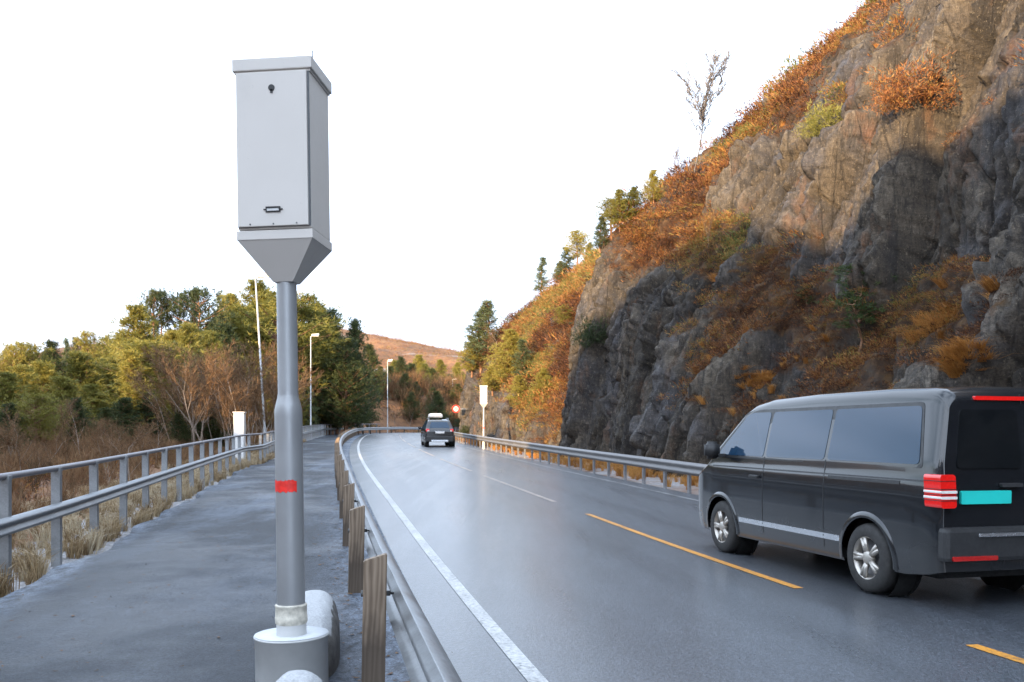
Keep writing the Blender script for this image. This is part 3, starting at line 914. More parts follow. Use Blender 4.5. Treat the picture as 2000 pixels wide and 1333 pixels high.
# ------------------------------------------------------------------ speed camera cabinets on poles
def speed_camera():
    root = empty('speed_camera', (0, 0, 0))
    W2, D2 = .222, .185
    # body shell
    MB().box((0, 0, 3.2225), (2 * W2, 2 * D2, .935), bev=.008).build('cabinet', M['cab_grey'], root)
    lid = MB().box((0, 0, 3.722), (2 * W2 + .036, 2 * D2 + .04, .072), bev=.006).box((0, 0, 3.681), (2 * W2 + .014, 2 * D2 + .014, .016)).build('lid', M['cab_grey'], root)
    # front door, proud of the shell, with a dark seam behind it
    MB().box((0, -D2 - .002, 3.222), (2 * W2 - .004, .008, .908)).build('seam', M['cab_side'], root)
    MB().box((-.004, -D2 - .012, 3.222), (2 * W2 - .018, .018, .905), bev=.004).build('door', M['cab_grey'], root)
    d = [o for o in root.children if o.name.startswith('door')][0]
    yf = -D2 - .0215
    k = MB().lathe([(.019, -.004), (.019, .004)], 24, (.0, yf, 3.578), ax='y')
    k.box((0, yf, 3.558), (.014, .008, .022))
    k.build('keyhole', M['black'], d)
    bm = bmesh.new(); bmesh.ops.create_cube(bm, size=1)
    for v in bm.verts: v.co = Vector((v.co.x * .115, v.co.y * .012, v.co.z * .032)) + Vector((.0, yf, 2.866))
    bmesh.ops.bevel(bm, geom=[e for e in bm.edges if abs(e.verts[0].co.y - e.verts[1].co.y) > .005], offset=.013, segments=4, affect='EDGES')
    MB().bm(bm).build('handle_recess', M['black'], d)
    MB().box((.0, yf - .008, 2.862), (.07, .004, .013)).build('handle_insert', M['cab_low'], d)
    for x in (-.14, .0, .14):
        o = MB().lathe([(.005, -.003), (.005, .003)], 8, (x, yf, 2.782), ax='y').build('rivet', M['bolt'], d)
    # band and funnel down to the pole
    MB().box((0, 0, 2.722), (2 * W2 + .016, 2 * D2 + .016, .055), bev=.004).build('band', M['cab_grey'], root)
    a, b_, z0, z1 = W2 + .004, D2 + .004, 2.694, 2.47
    q = .062
    V = [(-a, -b_, z0), (a, -b_, z0), (a, b_, z0), (-a, b_, z0), (-q, -q, z1), (q, -q, z1), (q, q, z1), (-q, q, z1)]
    MB().add(V, [(0, 1, 5, 4), (1, 2, 6, 5), (2, 3, 7, 6), (3, 0, 4, 7), (4, 5, 6, 7), (3, 2, 1, 0)]).build('funnel', M['cab_grey'], root)
    MB().tube([(W2 + .005, -D2 + .05, 3.74), (W2 + .005, -D2 + .05, 3.815)], .003, 6).build('antenna', M['black'], root)
    # pole: slim above, a swaged shoulder, wide below
    MB().lathe([(.084, .42), (.083, 1.2), (.083, 1.66), (.082, 1.70), (.074, 1.735), (.064, 1.775), (.061, 1.80), (.060, 2.48)], 40).build('pole', M['zinc_pole'], root)
    V, F = [], []
    n = 22
    rg = random.Random(5)
    for k2 in range(n + 1):
        an = R(-90 - 62 + 112 * k2 / n)
        for z in (1.205 + rg.uniform(-.007, .005), 1.272 + rg.uniform(-.005, .006)):
            V.append((.0848 * math.cos(an), .0848 * math.sin(an), z))
    F = [(2 * k2, 2 * k2 + 2, 2 * k2 + 3, 2 * k2 + 1) for k2 in range(n)]
    MB().add(V, F, smooth=True).build('red_band', M['red_paint'], root)
    MB().lathe([(.088, .40), (.096, .41), (.0965, .445), (.094, .45), (.094, .505), (.0965, .51), (.0965, .517), (.085, .522)], 36).build('collar', M['cream'], root)
    MB().lathe([(.089, .25), (.089, .42)], 36).build('stub', M['cab_low'], root)
    MB().lathe([(.216, -.2), (.216, .322), (.222, .325), (.223, .335), (.216, .338), (.205, .334), (.10, .330), (.06, .330)], 56).build('drum', M['cab_low'], root)
    MB().lathe([(.090, .3315), (.219, .3395), (.219, .342), (.090, .336)], 56).build('rim_frost', M['frost'], [o for o in root.children if o.name.startswith('drum')][0])
    return root
M['frost'] = simple('frost', (.50, .515, .53), .7, 0, .05, 30)
sc = speed_camera()
tag(sc, 'tall grey speed camera cabinet on a pole with a red band, standing on the footpath', 'speed camera', 'speed camera cabinets')
sc.location = at(571, 865, 5.4); sc.location.z = .0
sc.rotation_euler = (0, R(-.85), R(-5.5))
sc2 = copy_tree(sc)
sc2['label'] = 'distant sunlit white speed camera cabinet behind the rock side guardrail'
for ch in list(sc2.children):                # this one stands on a plain pole foot
    if ch.name.startswith(('drum', 'collar')):
        for g in list(ch.children): bpy.data.objects.remove(g)
        bpy.data.objects.remove(ch)
    elif ch.name.startswith('stub'):
        ch.scale.z = 3.4; ch.location.z = -1.0
pz = at(945, 865, 53)
s_, u_ = su([pz.x], [pz.y])
sc2.location = (pz.x, pz.y, float(zprof(s_[0])) - .05)
sc2.rotation_euler = (0, 0, R(-2))

# ------------------------------------------------------------------ frosted stones at the foot
def stone(name, c, size, seed, label, tilt=0.0, pw=1.0, rz=0.0):
    bm = bmesh.new()
    bmesh.ops.create_icosphere(bm, subdivisions=5, radius=1)
    V = np.array([v.co for v in bm.verts])
    dsp = 1 + .05 * fbm(V * 1.1 + seed, 2, seed) + .012 * fbm(V * 9, 3, seed + 5)
    for v, d in zip(bm.verts, dsp):
        co = v.co * d
        co = Vector((math.copysign(abs(co.x) ** pw, co.x), math.copysign(abs(co.y) ** pw, co.y), math.copysign(abs(co.z) ** pw, co.z)))
        v.co = Vector((co.x * size[0], co.y * size[1], co.z * size[2]))
    o = MB().bm(bm, Matrix.Rotation(tilt, 4, 'Y'), True).build(name, M['stone'])
    o.location = c
    o.rotation_euler = (0, 0, rz)
    tag(o, label, 'stone', 'frosted stones by the camera pole')
stone('stone', (-1.40, 6.28, .07), (.175, .74, .34), 4, 'long pale rounded stone block lying along the guardrail behind the grey drum', 0, .72, R(11.7))
stone('stone', (-1.12, 4.62, .06), (.175, .2, .25), 9, 'small white frosted stone in front of the grey drum', 0, .9)

# ------------------------------------------------------------------ white roadside cabinet at the railing
cb = empty('roadside_cabinet', (0, 0, 0), 0, 'narrow tall white cabinet standing at the kink of the path railing', 'cabinet')
p = at(468, 865, 35.2)
s_, u_ = su([p.x], [p.y])
cb.location = (p.x, p.y, float(zprof(s_[0])) - .15)
cb.rotation_euler = (0, 0, R(3))
MB().box((0, 0, 1.03), (.40, .30, 2.06), bev=.01).build('body', M['white_paint'], cb)
MB().box((0, 0, 2.085), (.46, .36, .05), bev=.008).build('lid', M['cab_grey'], cb)
MB().box((0, -.153, 1.05), (.35, .012, 1.9), bev=.004).build('door', M['white_paint'], cb)

# ------------------------------------------------------------------ street lamps
def street_lamp():
    root = empty('street_lamp')
    MB().lathe([(.085, -.4), (.08, 1.2), (.062, 1.25), (.038, 8.0)], 14).build('pole', M['lamp_pole'], root)
    MB().tube([(0, 0, 7.9), (.05, 0, 8.03), (.16, 0, 8.07)], .03, 8).build('arm', M['lamp_pole'], root)
    bm = bmesh.new(); bmesh.ops.create_cube(bm, size=1)
    for v in bm.verts: v.co = Vector((v.co.x * .70 + .42, v.co.y * .26 * (1 if v.co.x < 0 else .8), v.co.z * .20 * (.75 if v.co.x > 0 else 1) + 8.13 + v.co.x * .09))
    bmesh.ops.bevel(bm, geom=list(bm.edges), offset=.04, segments=2, affect='EDGES')
    MB().bm(bm).build('lamp_head', M['white_paint'], root)
    h = [o for o in root.children if o.name.startswith('lamp_head')][0]
    MB().box((.45, 0, 8.035), (.48, .19, .05), Matrix.Identity(4), bev=.015).build('lens', M['lens'], h)
    return root
lampdata = [(520, 45.0, .0, 8.15, -3.4, 'leaning street lamp pole close behind the white roadside cabinet'),
            (607, 82.0, .0, 8.1, 0, 'upright sunlit street lamp beside the layered pine'),
            (757, 124.0, .0, 8.9, 0, 'street lamp standing behind the guardrail of the bend'),
            (884, 150.0, .0, 8.6, .4, 'farthest street lamp, rising behind the dark car')]
l0 = street_lamp()
for k, (px, d, dz, hh, lean, lab) in enumerate(lampdata):
    o = l0 if k == 0 else copy_tree(l0)
    p = at(px, 865, d)
    gz = float(ground_h([p.x], [p.y])[0])
    base_py = [846, 826, 829, 829][k]
    zt = EYE - ([537, 654, 704, 741][k] - HOR) * d / F_PX
    o.location = (p.x, p.y, gz)
    o.scale = (1, 1, (zt - gz) / 8.15)
    o.rotation_euler = (0, R(lean), R(8 if k < 2 else -20))
    tag(o, lab, 'street lamp', 'street lamps along the outside of the road')

# ------------------------------------------------------------------ speed limit sign on an arm from the rock
sg = empty('speed_limit_sign', (0, 0, 0), 0, 'round red ringed 70 speed limit sign on an arm in front of the rock nose', 'sign')
p = at(890.5, 799, 82)
sg.location = p
sg.rotation_euler = (0, 0, R(7))
MB().lathe([(.36, -.006), (.36, .006)], 40, ax='y').build('plate', M['white_paint'], sg)
V, F = [], []
for k in range(48):
    a = 2 * math.pi * k / 48
    V += [(.358 * math.cos(a), -.009, .358 * math.sin(a)), (.235 * math.cos(a), -.009, .235 * math.sin(a))]
F = [(2 * k, (2 * k + 2) % 96, (2 * k + 3) % 96, 2 * k + 1) for k in range(48)]
MB().add(V, F).build('red_ring', M['red_paint'], sg)
cu = bpy.data.curves.new('digits', 'FONT'); cu.body = '70'; cu.size = .36; cu.align_x = 'CENTER'; cu.align_y = 'CENTER'; cu.offset = .006
to = bpy.data.objects.new('tmp', cu); COL.objects.link(to)
bpy.context.view_layer.update()
dgm = bpy.data.meshes.new_from_object(to.evaluated_get(bpy.context.evaluated_depsgraph_get()))
bpy.data.objects.remove(to)
dgm.name = 'digits'
dgo = bpy.data.objects.new('digits', dgm); COL.objects.link(dgo); dgo.parent = sg
dgm.materials.clear(); dgm.materials.append(M['black'])
dgo.rotation_euler = (R(90), 0, 0); dgo.location = (0, -.011, 0)
MB().tube([(.1, .03, 0), (2.2, .5, -.02)], .028, 8).build('arm', M['galv'], sg)

# ------------------------------------------------------------------ vehicles
def carpaint(name, col, rough=.22):
    t = NT(name)
    n = t.noise(2.5, 4); n2 = t.noise(40, 3)
    sepz = t.n('ShaderNodeSeparateXYZ'); t.l(t.co(), sepz.inputs[0])
    dirt = t.math('MULTIPLY', t.val(sepz.outputs['Z'], .40, 0, .25, .70), t.val(n, .2, 1, .35, .7))
    c = t.mix(dirt, col, (.05, .045, .04))
    t.set(col=c, rough=t.val(dirt, rough, .6, 0, .6), metal=.0, coat=.8, coatr=.05, spec=.3)
    return t.m
M['van_paint'] = carpaint('black_van_paint', (.008, .009, .011))
M['suv_paint'] = carpaint('dark_car_paint', (.014, .013, .013))
t = NT('dark_glass'); t.set(col=(.012, .034, .066), rough=.06, spec=.5); M['glass'] = t.m
t = NT('rear_glass'); t.set(col=(.006, .007, .008), rough=.06, spec=.5); M['glass2'] = t.m
M['trim'] = simple('black_trim', (.018, .018, .019), .55, 0, .2, 20)
M['tyre'] = simple('tyre_rubber', (.022, .021, .020), .8, 0, .3, 15, .3, 120)
M['rim'] = simple('alloy', (.42, .39, .35), .38, .7, .12, 6)
M['chrome'] = simple('chrome_strip', (.55, .56, .58), .2, .9, .05)
M['plate_green'] = simple('green_plate', (.015, .52, .46), .4, 0, .04, 8)
M['plate_white'] = simple('white_plate', (.62, .60, .58), .5, 0, .06)
M['well'] = simple('wheel_well', (.006, .006, .006), .9)
def lampmat(name, col, e):
    t = NT(name); n = t.vor(38)
    t.set(col=t.mix(t.val(n.outputs['Distance'], 0, .35, 0, .6), col, tuple(c * .45 for c in col)), rough=.15, coat=.8, emit=(*col, 1), estr=e)
    return t.m
M['tail_red'] = lampmat('tail_lamp_red', (.62, .010, .008), .12)
M['tail_white'] = simple('tail_lamp_white', (.70, .66, .62), .2, 0, .1)
M['refl_red'] = lampmat('red_reflector', (.45, .01, .008), 0)

def loft(xs, zt, zb, Wf, plan, r, n1=46, n2=9, n3=5, shear=None, wheels=(), RW=.4):
    """a car body as one skin: stations along x, each running sill - side - roof edge - roof - other side"""
    half = []
    for x in xs:
        rr_ = r(x); top = zt(x); b = zb(x); pl = plan(x)
        zs = [b + (top - rr_ - b) * j / n1 for j in range(n1 + 1)]
        pts = [(Wf(z) * pl, z) for z in zs]
        y0 = pts[-1][0]
        for j in range(1, n2 + 1):
            a = (math.pi / 2) * j / n2
            pts.append((y0 - rr_ * 1.15 * (1 - math.cos(a)), top - rr_ + rr_ * math.sin(a)))
        ye = pts[-1][0]
        for j in range(1, n3 + 1):
            f = j / n3
            pts.append((ye * (1 - f), top + .025 * (1 - (1 - f) ** 2) * min(1, ye)))
        half.append(pts)
    m = len(half[0])
    V, F = [], []
    for i, x in enumerate(xs):
        full = [(y, z) for y, z in half[i]] + [(-y, z) for y, z in reversed(half[i][:-1])]
        for y, z in full: V.append([x + (shear(x, z) if shear else 0), y, z])
    mm = 2 * m - 1
    for i in range(len(xs) - 1):
        for k in range(mm - 1): F.append((i * mm + k, i * mm + k + 1, (i + 1) * mm + k + 1, (i + 1) * mm + k))
    V = np.array(V)
    # wheel openings
    keep = []
    inside = np.zeros(len(V), bool)
    for wx, wz in wheels:
        inside |= (np.hypot(V[:, 0] - wx, V[:, 2] - wz) < RW) & (abs(V[:, 1]) > .45)
    for f in F:
        if not all(inside[list(f)]): keep.append(f)
    used = np.zeros(len(V), bool)
    for f in keep: used[list(f)] = True
    for wx, wz in wheels:
        d = np.hypot(V[:, 0] - wx, V[:, 2] - wz)
        mk = used & (d < RW) & (abs(V[:, 1]) > .45)
        for k in np.where(mk)[0]:
            f = RW / max(d[k], .05)
            V[k, 0] = wx + (V[k, 0] - wx) * f; V[k, 2] = wz + (V[k, 2] - wz) * f
    keep.append(tuple(range(mm))); keep.append(tuple((len(xs) - 1) * mm + k for k in range(mm - 1, -1, -1)))
    mb = MB()
    mb.add(V.tolist(), keep, None, True)
    for q in (-1, -2): mb.sm[q] = False
    return mb

def rounded(pts, r, n=5):
    """round the corners of a polygon"""
    out = []
    N = len(pts)
    for i in range(N):
        p = Vector(pts[i]); a = (Vector(pts[i - 1]) - p); b = (Vector(pts[(i + 1) % N]) - p)
        ra = min(r, a.length * .45, b.length * .45)
        p0 = p + a.normalized() * ra; p2 = p + b.normalized() * ra
        for k in range(n + 1):
            t_ = k / n
            out.append(tuple(p0 * (1 - t_) ** 2 + p * 2 * t_ * (1 - t_) + p2 * t_ ** 2))
    return out

def side_panel(poly, yf, side, off=.004, r=.06, thick=.01):
    """pane lying on a body side: poly of (x, z)"""
    q = rounded(poly, r)
    n = len(q)
    V = [(x, side * (yf(x, z) + off), z) for x, z in q] + [(x, side * (yf(x, z) - thick), z) for x, z in q]
    F = [tuple(range(n))] + [(k, n + k, n + (k + 1) % n, (k + 1) % n) for k in range(n)]
    return MB().add(V, F)

def rear_panel(poly, xf, off=.006, r=.04, thick=.012):
    q = rounded(poly, r)
    n = len(q)
    V = [(xf(y, z) - off, y, z) for y, z in q] + [(xf(y, z) + thick, y, z) for y, z in q]
    F = [tuple(range(n))] + [(k, n + k, n + (k + 1) % n, (k + 1) % n) for k in range(n)]
    return MB().add(V, F)

def wheel(name, c, rad, wid, side, parent, spokes=5, rim_r=.62):
    root = empty(name); root.parent = parent; root.location = c
    rr_ = rad * rim_r
    MB().lathe([(rr_, -wid / 2), (rr_ + .02, -wid / 2 - .004), (rad - .035, -wid / 2), (rad - .008, -wid / 2 + .02), (rad, -wid / 2 + .045), (rad, wid / 2 - .045), (rad - .008, wid / 2 - .02), (rad - .035, wid / 2), (rr_ + .02, wid / 2 + .004), (rr_, wid / 2)], 40, ax='y', cap=False).build('tyre', M['tyre'], root)
    rm = MB().lathe([(rr_ + .004, -wid / 2 + .005), (rr_ - .012, -wid / 2 + .012), (rr_ - .02, 0), (rr_ - .012, wid / 2 - .012), (rr_ + .004, wid / 2 - .005)], 40, ax='y', cap=False)
    yo = side * (wid / 2 - .03)
    for k in range(spokes):
        for da in (-.13, .13):
            a = 2 * math.pi * k / spokes + da
            a2 = 2 * math.pi * k / spokes + da * .4
            p0 = Vector((math.cos(a2) * .05, yo, math.sin(a2) * .05)); p1 = Vector((math.cos(a) * (rr_ - .01), yo + side * .012, math.sin(a) * (rr_ - .01)))
            rm.tube([p0, (p0 + p1) / 2 + Vector((0, side * .006, 0)), p1], [.028, .024, .022], 6)
    rm.lathe([(.065, -.03), (.065, .022), (.05, .03), (.0, .032)], 24, (0, yo, 0), ax='y')
    rm.build('rim', M['rim'], root)
    MB().lathe([(rr_ * .9, -.012), (rr_ * .9, .012)], 32, (0, yo - side * .07, 0), ax='y').build('brake_disc', M['galv_dark'], root)
    return root

# ---- the van
van = empty('van', (0, 0, 0), 0, 'shiny black van driving away in the lane beside the rock wall', 'van')
vi = lambda xs_, ys_: (lambda x: float(np.interp(x, xs_, ys_)))
v_zt = vi([-2.45, -2.42, -2.36, -2.25, -1.6, -.3, .6, .95, 1.15, 1.95, 2.1, 2.36, 2.42, 2.45], [1.84, 1.90, 1.945, 1.965, 1.985, 1.985, 1.96, 1.91, 1.82, 1.16, 1.09, .98, .93, .86])
v_zb = vi([-2.45, -2.3, -2.0, 2.1, 2.45], [.34, .30, .26, .25, .30])
v_W = vi([.2, .30, .48, .75, 1.0, 1.10, 1.16, 1.28, 1.85, 2.0], [.90, .925, .948, .955, .952, .948, .935, .925, .800, .77])
v_pl = vi([-2.45, -2.43, -2.38, -2.28, -2.1, 1.8, 2.1, 2.3, 2.42, 2.45], [.93, .955, .98, .993, 1, 1, .985, .94, .88, .84])
v_r = vi([-2.45, -2.3, 1.0, 1.6, 2.45], [.10, .11, .11, .07, .06])
v_sh = lambda x, z: max(0, z - 1.05) * .13 * float(sstep(-1.2, -2.4, np.float64(x))) if x < -1.2 else 0.0
xs = sorted(set([round(x, 4) for x in np.concatenate([np.arange(-2.0, 2.15, .035), [-2.45, -2.44, -2.42, -2.39, -2.35, -2.3, -2.24, -2.16, -2.08, 2.2, 2.27, 2.33, 2.38, 2.42, 2.45]])]))
VW = [(-1.46, .335), (1.54, .335)]
lb = loft(xs, v_zt, v_zb, v_W, v_pl, v_r, shear=v_sh, wheels=VW, RW=.395)
lb.build('body', M['van_paint'], van)
yv = lambda x, z: v_W(z) * v_pl(x)
for sd in (1, -1):
    sidewin = [[(.52, 1.27), (1.62, 1.27), (1.60, 1.33), (1.08, 1.76), (.95, 1.80), (.52, 1.80)],
               [(-.72, 1.27), (.46, 1.27), (.46, 1.80), (-.72, 1.80)],
               [(-2.18, 1.27), (-.78, 1.27), (-.78, 1.80), (-2.08, 1.80)]]
    side_panel([(-2.23, 1.235), (1.70, 1.235), (1.66, 1.33), (1.10, 1.80), (.95, 1.835), (-2.10, 1.835)], yv, sd, .0015, .05).build('window_surround', M['black'], van)
    for pl_ in sidewin:
        side_panel(pl_, yv, sd, .004, .05).build('side_window', M['glass'], van)
    # belt groove, door seams, sill strip, rail
    def band(name, pts, wv, mat, off, thick=.004):
        V, F = [], []
        n = len(pts)
        for x, z in pts:
            for dz in (-wv / 2, wv / 2):
                V.append((x, sd * (yv(x, z + dz) + off), z + dz))
        F = [(2 * k, 2 * k + 2, 2 * k + 3, 2 * k + 1) for k in range(n - 1)]
        MB().add(V, F).build(name, mat, van)
    band('belt_line', [(x, 1.125) for x in np.arange(-2.3, 1.86, .08)], .016, M['trim'], .002)
    band('door_rail', [(x, 1.095) for x in np.arange(-1.95, -.75, .08)], .034, M['trim'], .005)
    band('sill_strip', [(x, .475) for x in np.arange(-1.03, 1.12, .06)], .06, M['chrome'], .003)
    def seam(x, z0, z1):
        V = []
        for z in np.linspace(z0, z1, 16):
            for dx in (-.008, .008): V.append((x + dx, sd * (yv(x + dx, z) + .002), z))
        MB().add(V, [(2 * k, 2 * k + 1, 2 * k + 3, 2 * k + 2) for k in range(15)]).build('door_seam', M['black'], van)
    seam(.49, .36, 1.27); seam(-.75, .36, 1.27)
    MB().box((.66, sd * (yv(.66, 1.0) + .02), 1.03), (.20, .035, .035), bev=.01).build('door_handle', M['trim'], van)
    # mirror
    mr_ = MB()
    bm = bmesh.new(); bmesh.ops.create_cube(bm, size=1)
    for v in bm.verts: v.co = Vector((v.co.x * .13 + 1.50, sd * (1.10 + v.co.y * .20), v.co.z * .22 + 1.33))
    bmesh.ops.bevel(bm, geom=list(bm.edges), offset=.04, segments=3, affect='EDGES')
    mr_.bm(bm, None, True); mr_.box((1.5, sd * .96, 1.26), (.08, .14, .05), bev=.01)
    mr_.build('mirror', M['trim'], van)
    # arch lips
    for wx, wz in VW:
        V, F = [], []
        for k in range(25):
            a = R(-8 + 196 * k / 24)
            for rad_, o_ in ((.393, .012), (.437, .014), (.452, .0)):
                x = wx + rad_ * math.cos(a); z = wz + rad_ * math.sin(a)
                V.append((x, sd * (yv(x, max(z, .3)) + o_), z))
        for k in range(24):
            for j in range(2): F.append((3 * k + j, 3 * k + 3 + j, 3 * k + 4 + j, 3 * k + 1 + j))
        MB().add(V, F, None, True).build('wheel_arch', M['van_paint'], van)
        wheel('wheel', (wx, sd * .835, wz), .335, .22, sd, van)
        MB().lathe([(.40, -.2), (.40, .0)], 28, (wx, sd * .86 if sd < 0 else .86, wz), ax='y', cap=False).lathe([(.40, -.012), (.40, .0)], 28, (wx, sd * .62, wz), ax='y').build('wheel_well', M['well'], van)
MB().box((0, 0, .30), (4.5, 1.55, .10)).build('underbody', M['well'], van)
xr = lambda y, z: -2.45 + max(0, z - 1.05) * .13
xr2 = lambda y, z: -2.45 + max(0, z - 1.05) * .13 - .002
for sd in (1, -1):
    # rear doors: window, lamp cluster
    rear_panel([(sd * .06, 1.24), (sd * .74, 1.24), (sd * .66, 1.76), (sd * .06, 1.76)], xr, .005, .05).build('rear_window', M['glass2'], van)
    lamp = rear_panel([(sd * .955, .90), (sd * .955, 1.19), (sd * .80, 1.19), (sd * .80, .90)], xr, .05, .03, .16).build('tail_lamp', M['tail_red'], van)
    for zz in (.99, 1.04):
        rear_panel([(sd * .959, zz - .012), (sd * .959, zz + .012), (sd * .797, zz + .012), (sd * .797, zz - .012)], xr, .054, .008, .17).build('reversing_lens', M['tail_white'], lamp)
    for zz in (1.065, .965, 1.015, 1.135):
        rear_panel([(sd * .958, zz - .003), (sd * .958, zz + .003), (sd * .798, zz + .003), (sd * .798, zz - .003)], xr, .0525, .001, .165).build('lamp_rib', M['black'], lamp)
    rear_panel([(sd * .40, .445), (sd * .86, .445), (sd * .86, .485), (sd * .40, .485)], xr, .085, .015, .05).build('reflector', M['refl_red'], van)
V, F = [], []
MB().box((-2.455, 0, .58), (.13, 1.84, .30), bev=.04).build('bumper', M['trim'], van)
MB().box((-2.53, .0, .665), (.02, 1.2, .035), bev=.008).build('bumper_strip', M['chrome'], van)
rear_panel([(-.006, .74), (.006, .74), (.006, 1.9), (-.006, 1.9)], xr, .003, .002).build('door_seam', M['black'], van)
rear_panel([(.20, .93), (.72, .93), (.72, 1.045), (.20, 1.045)], xr, .014, .012).build('number_plate', M['plate_green'], van)
rear_panel([(.08, 1.075), (.30, 1.075), (.30, 1.11), (.08, 1.11)], xr, .025, .012).build('door_handle', M['trim'], van)
rear_panel([(-.5, 1.845), (.5, 1.845), (.5, 1.88), (-.5, 1.88)], xr, .02, .01).build('brake_lamp', M['tail_red'], van)
van.location = (4.01, 10.3, 0.0)
van.location.z = float(zprof(10.3)) + .005
van.rotation_euler = (0, R(-.6), R(90 + 14))

# ---- the car ahead
suv = empty('parked_car', (0, 0, 0))
suv.name = 'car'
tag(suv, 'dark car with a white roof box driving up towards the bend', 'car')
c_zt = vi([-2.32, -2.29, -2.24, -2.12, -1.80, -1.6, -1.3, -.2, .4, .75, 1.45, 1.6, 2.1, 2.28, 2.33], [.92, 1.0, 1.06, 1.14, 1.56, 1.63, 1.67, 1.69, 1.665, 1.60, 1.10, 1.06, .96, .86, .74])
c_zb = vi([-2.32, -2.1, 2.1, 2.33], [.34, .28, .26, .32])
c_W = vi([.2, .35, .6, .9, 1.02, 1.1, 1.6, 1.7], [.86, .885, .90, .90, .885, .865, .66, .62])
c_pl = vi([-2.32, -2.28, -2.2, -1.9, 1.6, 2.1, 2.33], [.88, .93, .97, 1, 1, .95, .80])
c_r = vi([-2.32, 2.33], [.09, .09])
xs = sorted(set([round(x, 4) for x in np.concatenate([np.arange(-2.1, 2.1, .05), [-2.32, -2.30, -2.27, -2.23, -2.17, 2.15, 2.22, 2.28, 2.33]])]))
CWL = [(-1.34, .35), (1.33, .35)]
loft(xs, c_zt, c_zb, c_W, c_pl, c_r, n1=32, wheels=CWL, RW=.40).build('body', M['suv_paint'], suv)
yc = lambda x, z: c_W(z) * c_pl(x)
for sd in (1, -1):
    for pl_ in ([(-1.75, 1.12), (-.75, 1.10), (-.75, 1.55), (-1.45, 1.55)], [(-.70, 1.10), (.25, 1.09), (.25, 1.55), (-.70, 1.55)], [(.30, 1.09), (1.15, 1.08), (.62, 1.52), (.30, 1.55)]):
        side_panel(pl_, yc, sd, .004, .05).build('side_window', M['glass'], suv)
    for wx, wz in CWL:
        wheel('wheel', (wx, sd * .77, wz), .35, .22, sd, suv)
        MB().lathe([(.40, -.2), (.40, .0)], 28, (wx, sd * .80, wz), ax='y', cap=False).build('wheel_well', M['well'], suv)
    bm = bmesh.new(); bmesh.ops.create_cube(bm, size=1)
    for v in bm.verts: v.co = Vector((v.co.x * .14 + .95, sd * (1.02 + v.co.y * .22), v.co.z * .16 + 1.13))
    bmesh.ops.bevel(bm, geom=list(bm.edges), offset=.04, segments=2, affect='EDGES')
    MB().bm(bm, None, True).box((.95, sd * .89, 1.07), (.06, .12, .05)).build('mirror', M['trim'], suv)
    MB().box((-2.235, sd * .735, 1.02), (.15, .21, .17), bev=.03).build('tail_lamp', M['tail_red'], suv)
    t_ = [o for o in suv.children if o.name.startswith('tail_lamp')][-1]
    MB().box((-2.315, sd * .70, .985), (.012, .12, .05)).build('lens', M['tail_white'], t_)
    MB().box((-2.325, sd * .70, .53), (.04, .20, .10), bev=.02).build('reflector', M['refl_red'], suv)
    MB().tube([(-1.6, sd * .60, 1.665), (-1.4, sd * .60, 1.74), (.1, sd * .60, 1.75), (.35, sd * .60, 1.68)], .02, 6).build('roof_rail', M['galv'], suv)
xg = lambda y, z: float(np.interp(z, [.3, .92, 1.0, 1.06, 1.14, 1.56, 1.63], [-2.32, -2.32, -2.29, -2.24, -2.12, -1.80, -1.6]))
rear_panel([(-.62, 1.16), (.62, 1.16), (.50, 1.52), (-.50, 1.52)], xg, .03, .06, .03).build('rear_window', M['glass'], suv)
rear_panel([(-.27, .83), (.27, .83), (.27, .94), (-.27, .94)], xg, .02, .01).build('number_plate', M['plate_white'], suv)
MB().box((-2.33, 0, .955), (.03, .62, .03), bev=.008).build('chrome_strip', M['chrome'], suv)
MB().box((-2.30, 0, .48), (.14, 1.66, .34), bev=.05).build('bumper', M['trim'], suv)
MB().box((-2.365, 0, .36), (.05, 1.05, .13), bev=.02).build('skid_plate', M['chrome'], suv)
bm = bmesh.new(); bmesh.ops.create_cube(bm, size=1)
for v in bm.verts: v.co = Vector((v.co.x * 1.25 - .45, v.co.y * (.88 if v.co.z < 0 else .74) + .12, v.co.z * .26 + 1.93))
bmesh.ops.bevel(bm, geom=list(bm.edges), offset=.05, segments=3, affect='EDGES')
MB().bm(bm).build('roof_box', M['white_paint'], suv)
s_c = 57.0
suv.location = tuple(float(c) for c in P(s_c, 1.55, .004))
suv.rotation_euler = (0, -math.atan(.027), R(90) + heading(s_c))

# ------------------------------------------------------------------ plants
rng = np.random.default_rng(12)
def rot_rand(n):
    """random turns about z"""
    a = rng.uniform(0, 2 * np.pi, n)
    Mx = np.zeros((n, 3, 3)); Mx[:, 0, 0] = np.cos(a); Mx[:, 0, 1] = -np.sin(a); Mx[:, 1, 0] = np.sin(a); Mx[:, 1, 1] = np.cos(a); Mx[:, 2, 2] = 1
    return Mx

def blades_np(base, dirs, length, width):
    """one slim triangle per base point"""
    n = len(base)
    dirs = dirs / (np.linalg.norm(dirs, axis=1, keepdims=True) + 1e-9)
    r = rng.normal(size=(n, 3)); side = np.cross(dirs, r); side /= (np.linalg.norm(side, axis=1, keepdims=True) + 1e-9)
    wv = side * np.asarray(width).reshape(-1, 1) * .5
    tip = base + dirs * np.asarray(length).reshape(-1, 1)
    V = np.stack([base - wv, base + wv, tip], 1).reshape(-1, 3)
    return V

def tri_faces(n): return np.arange(n * 3).reshape(-1, 3)

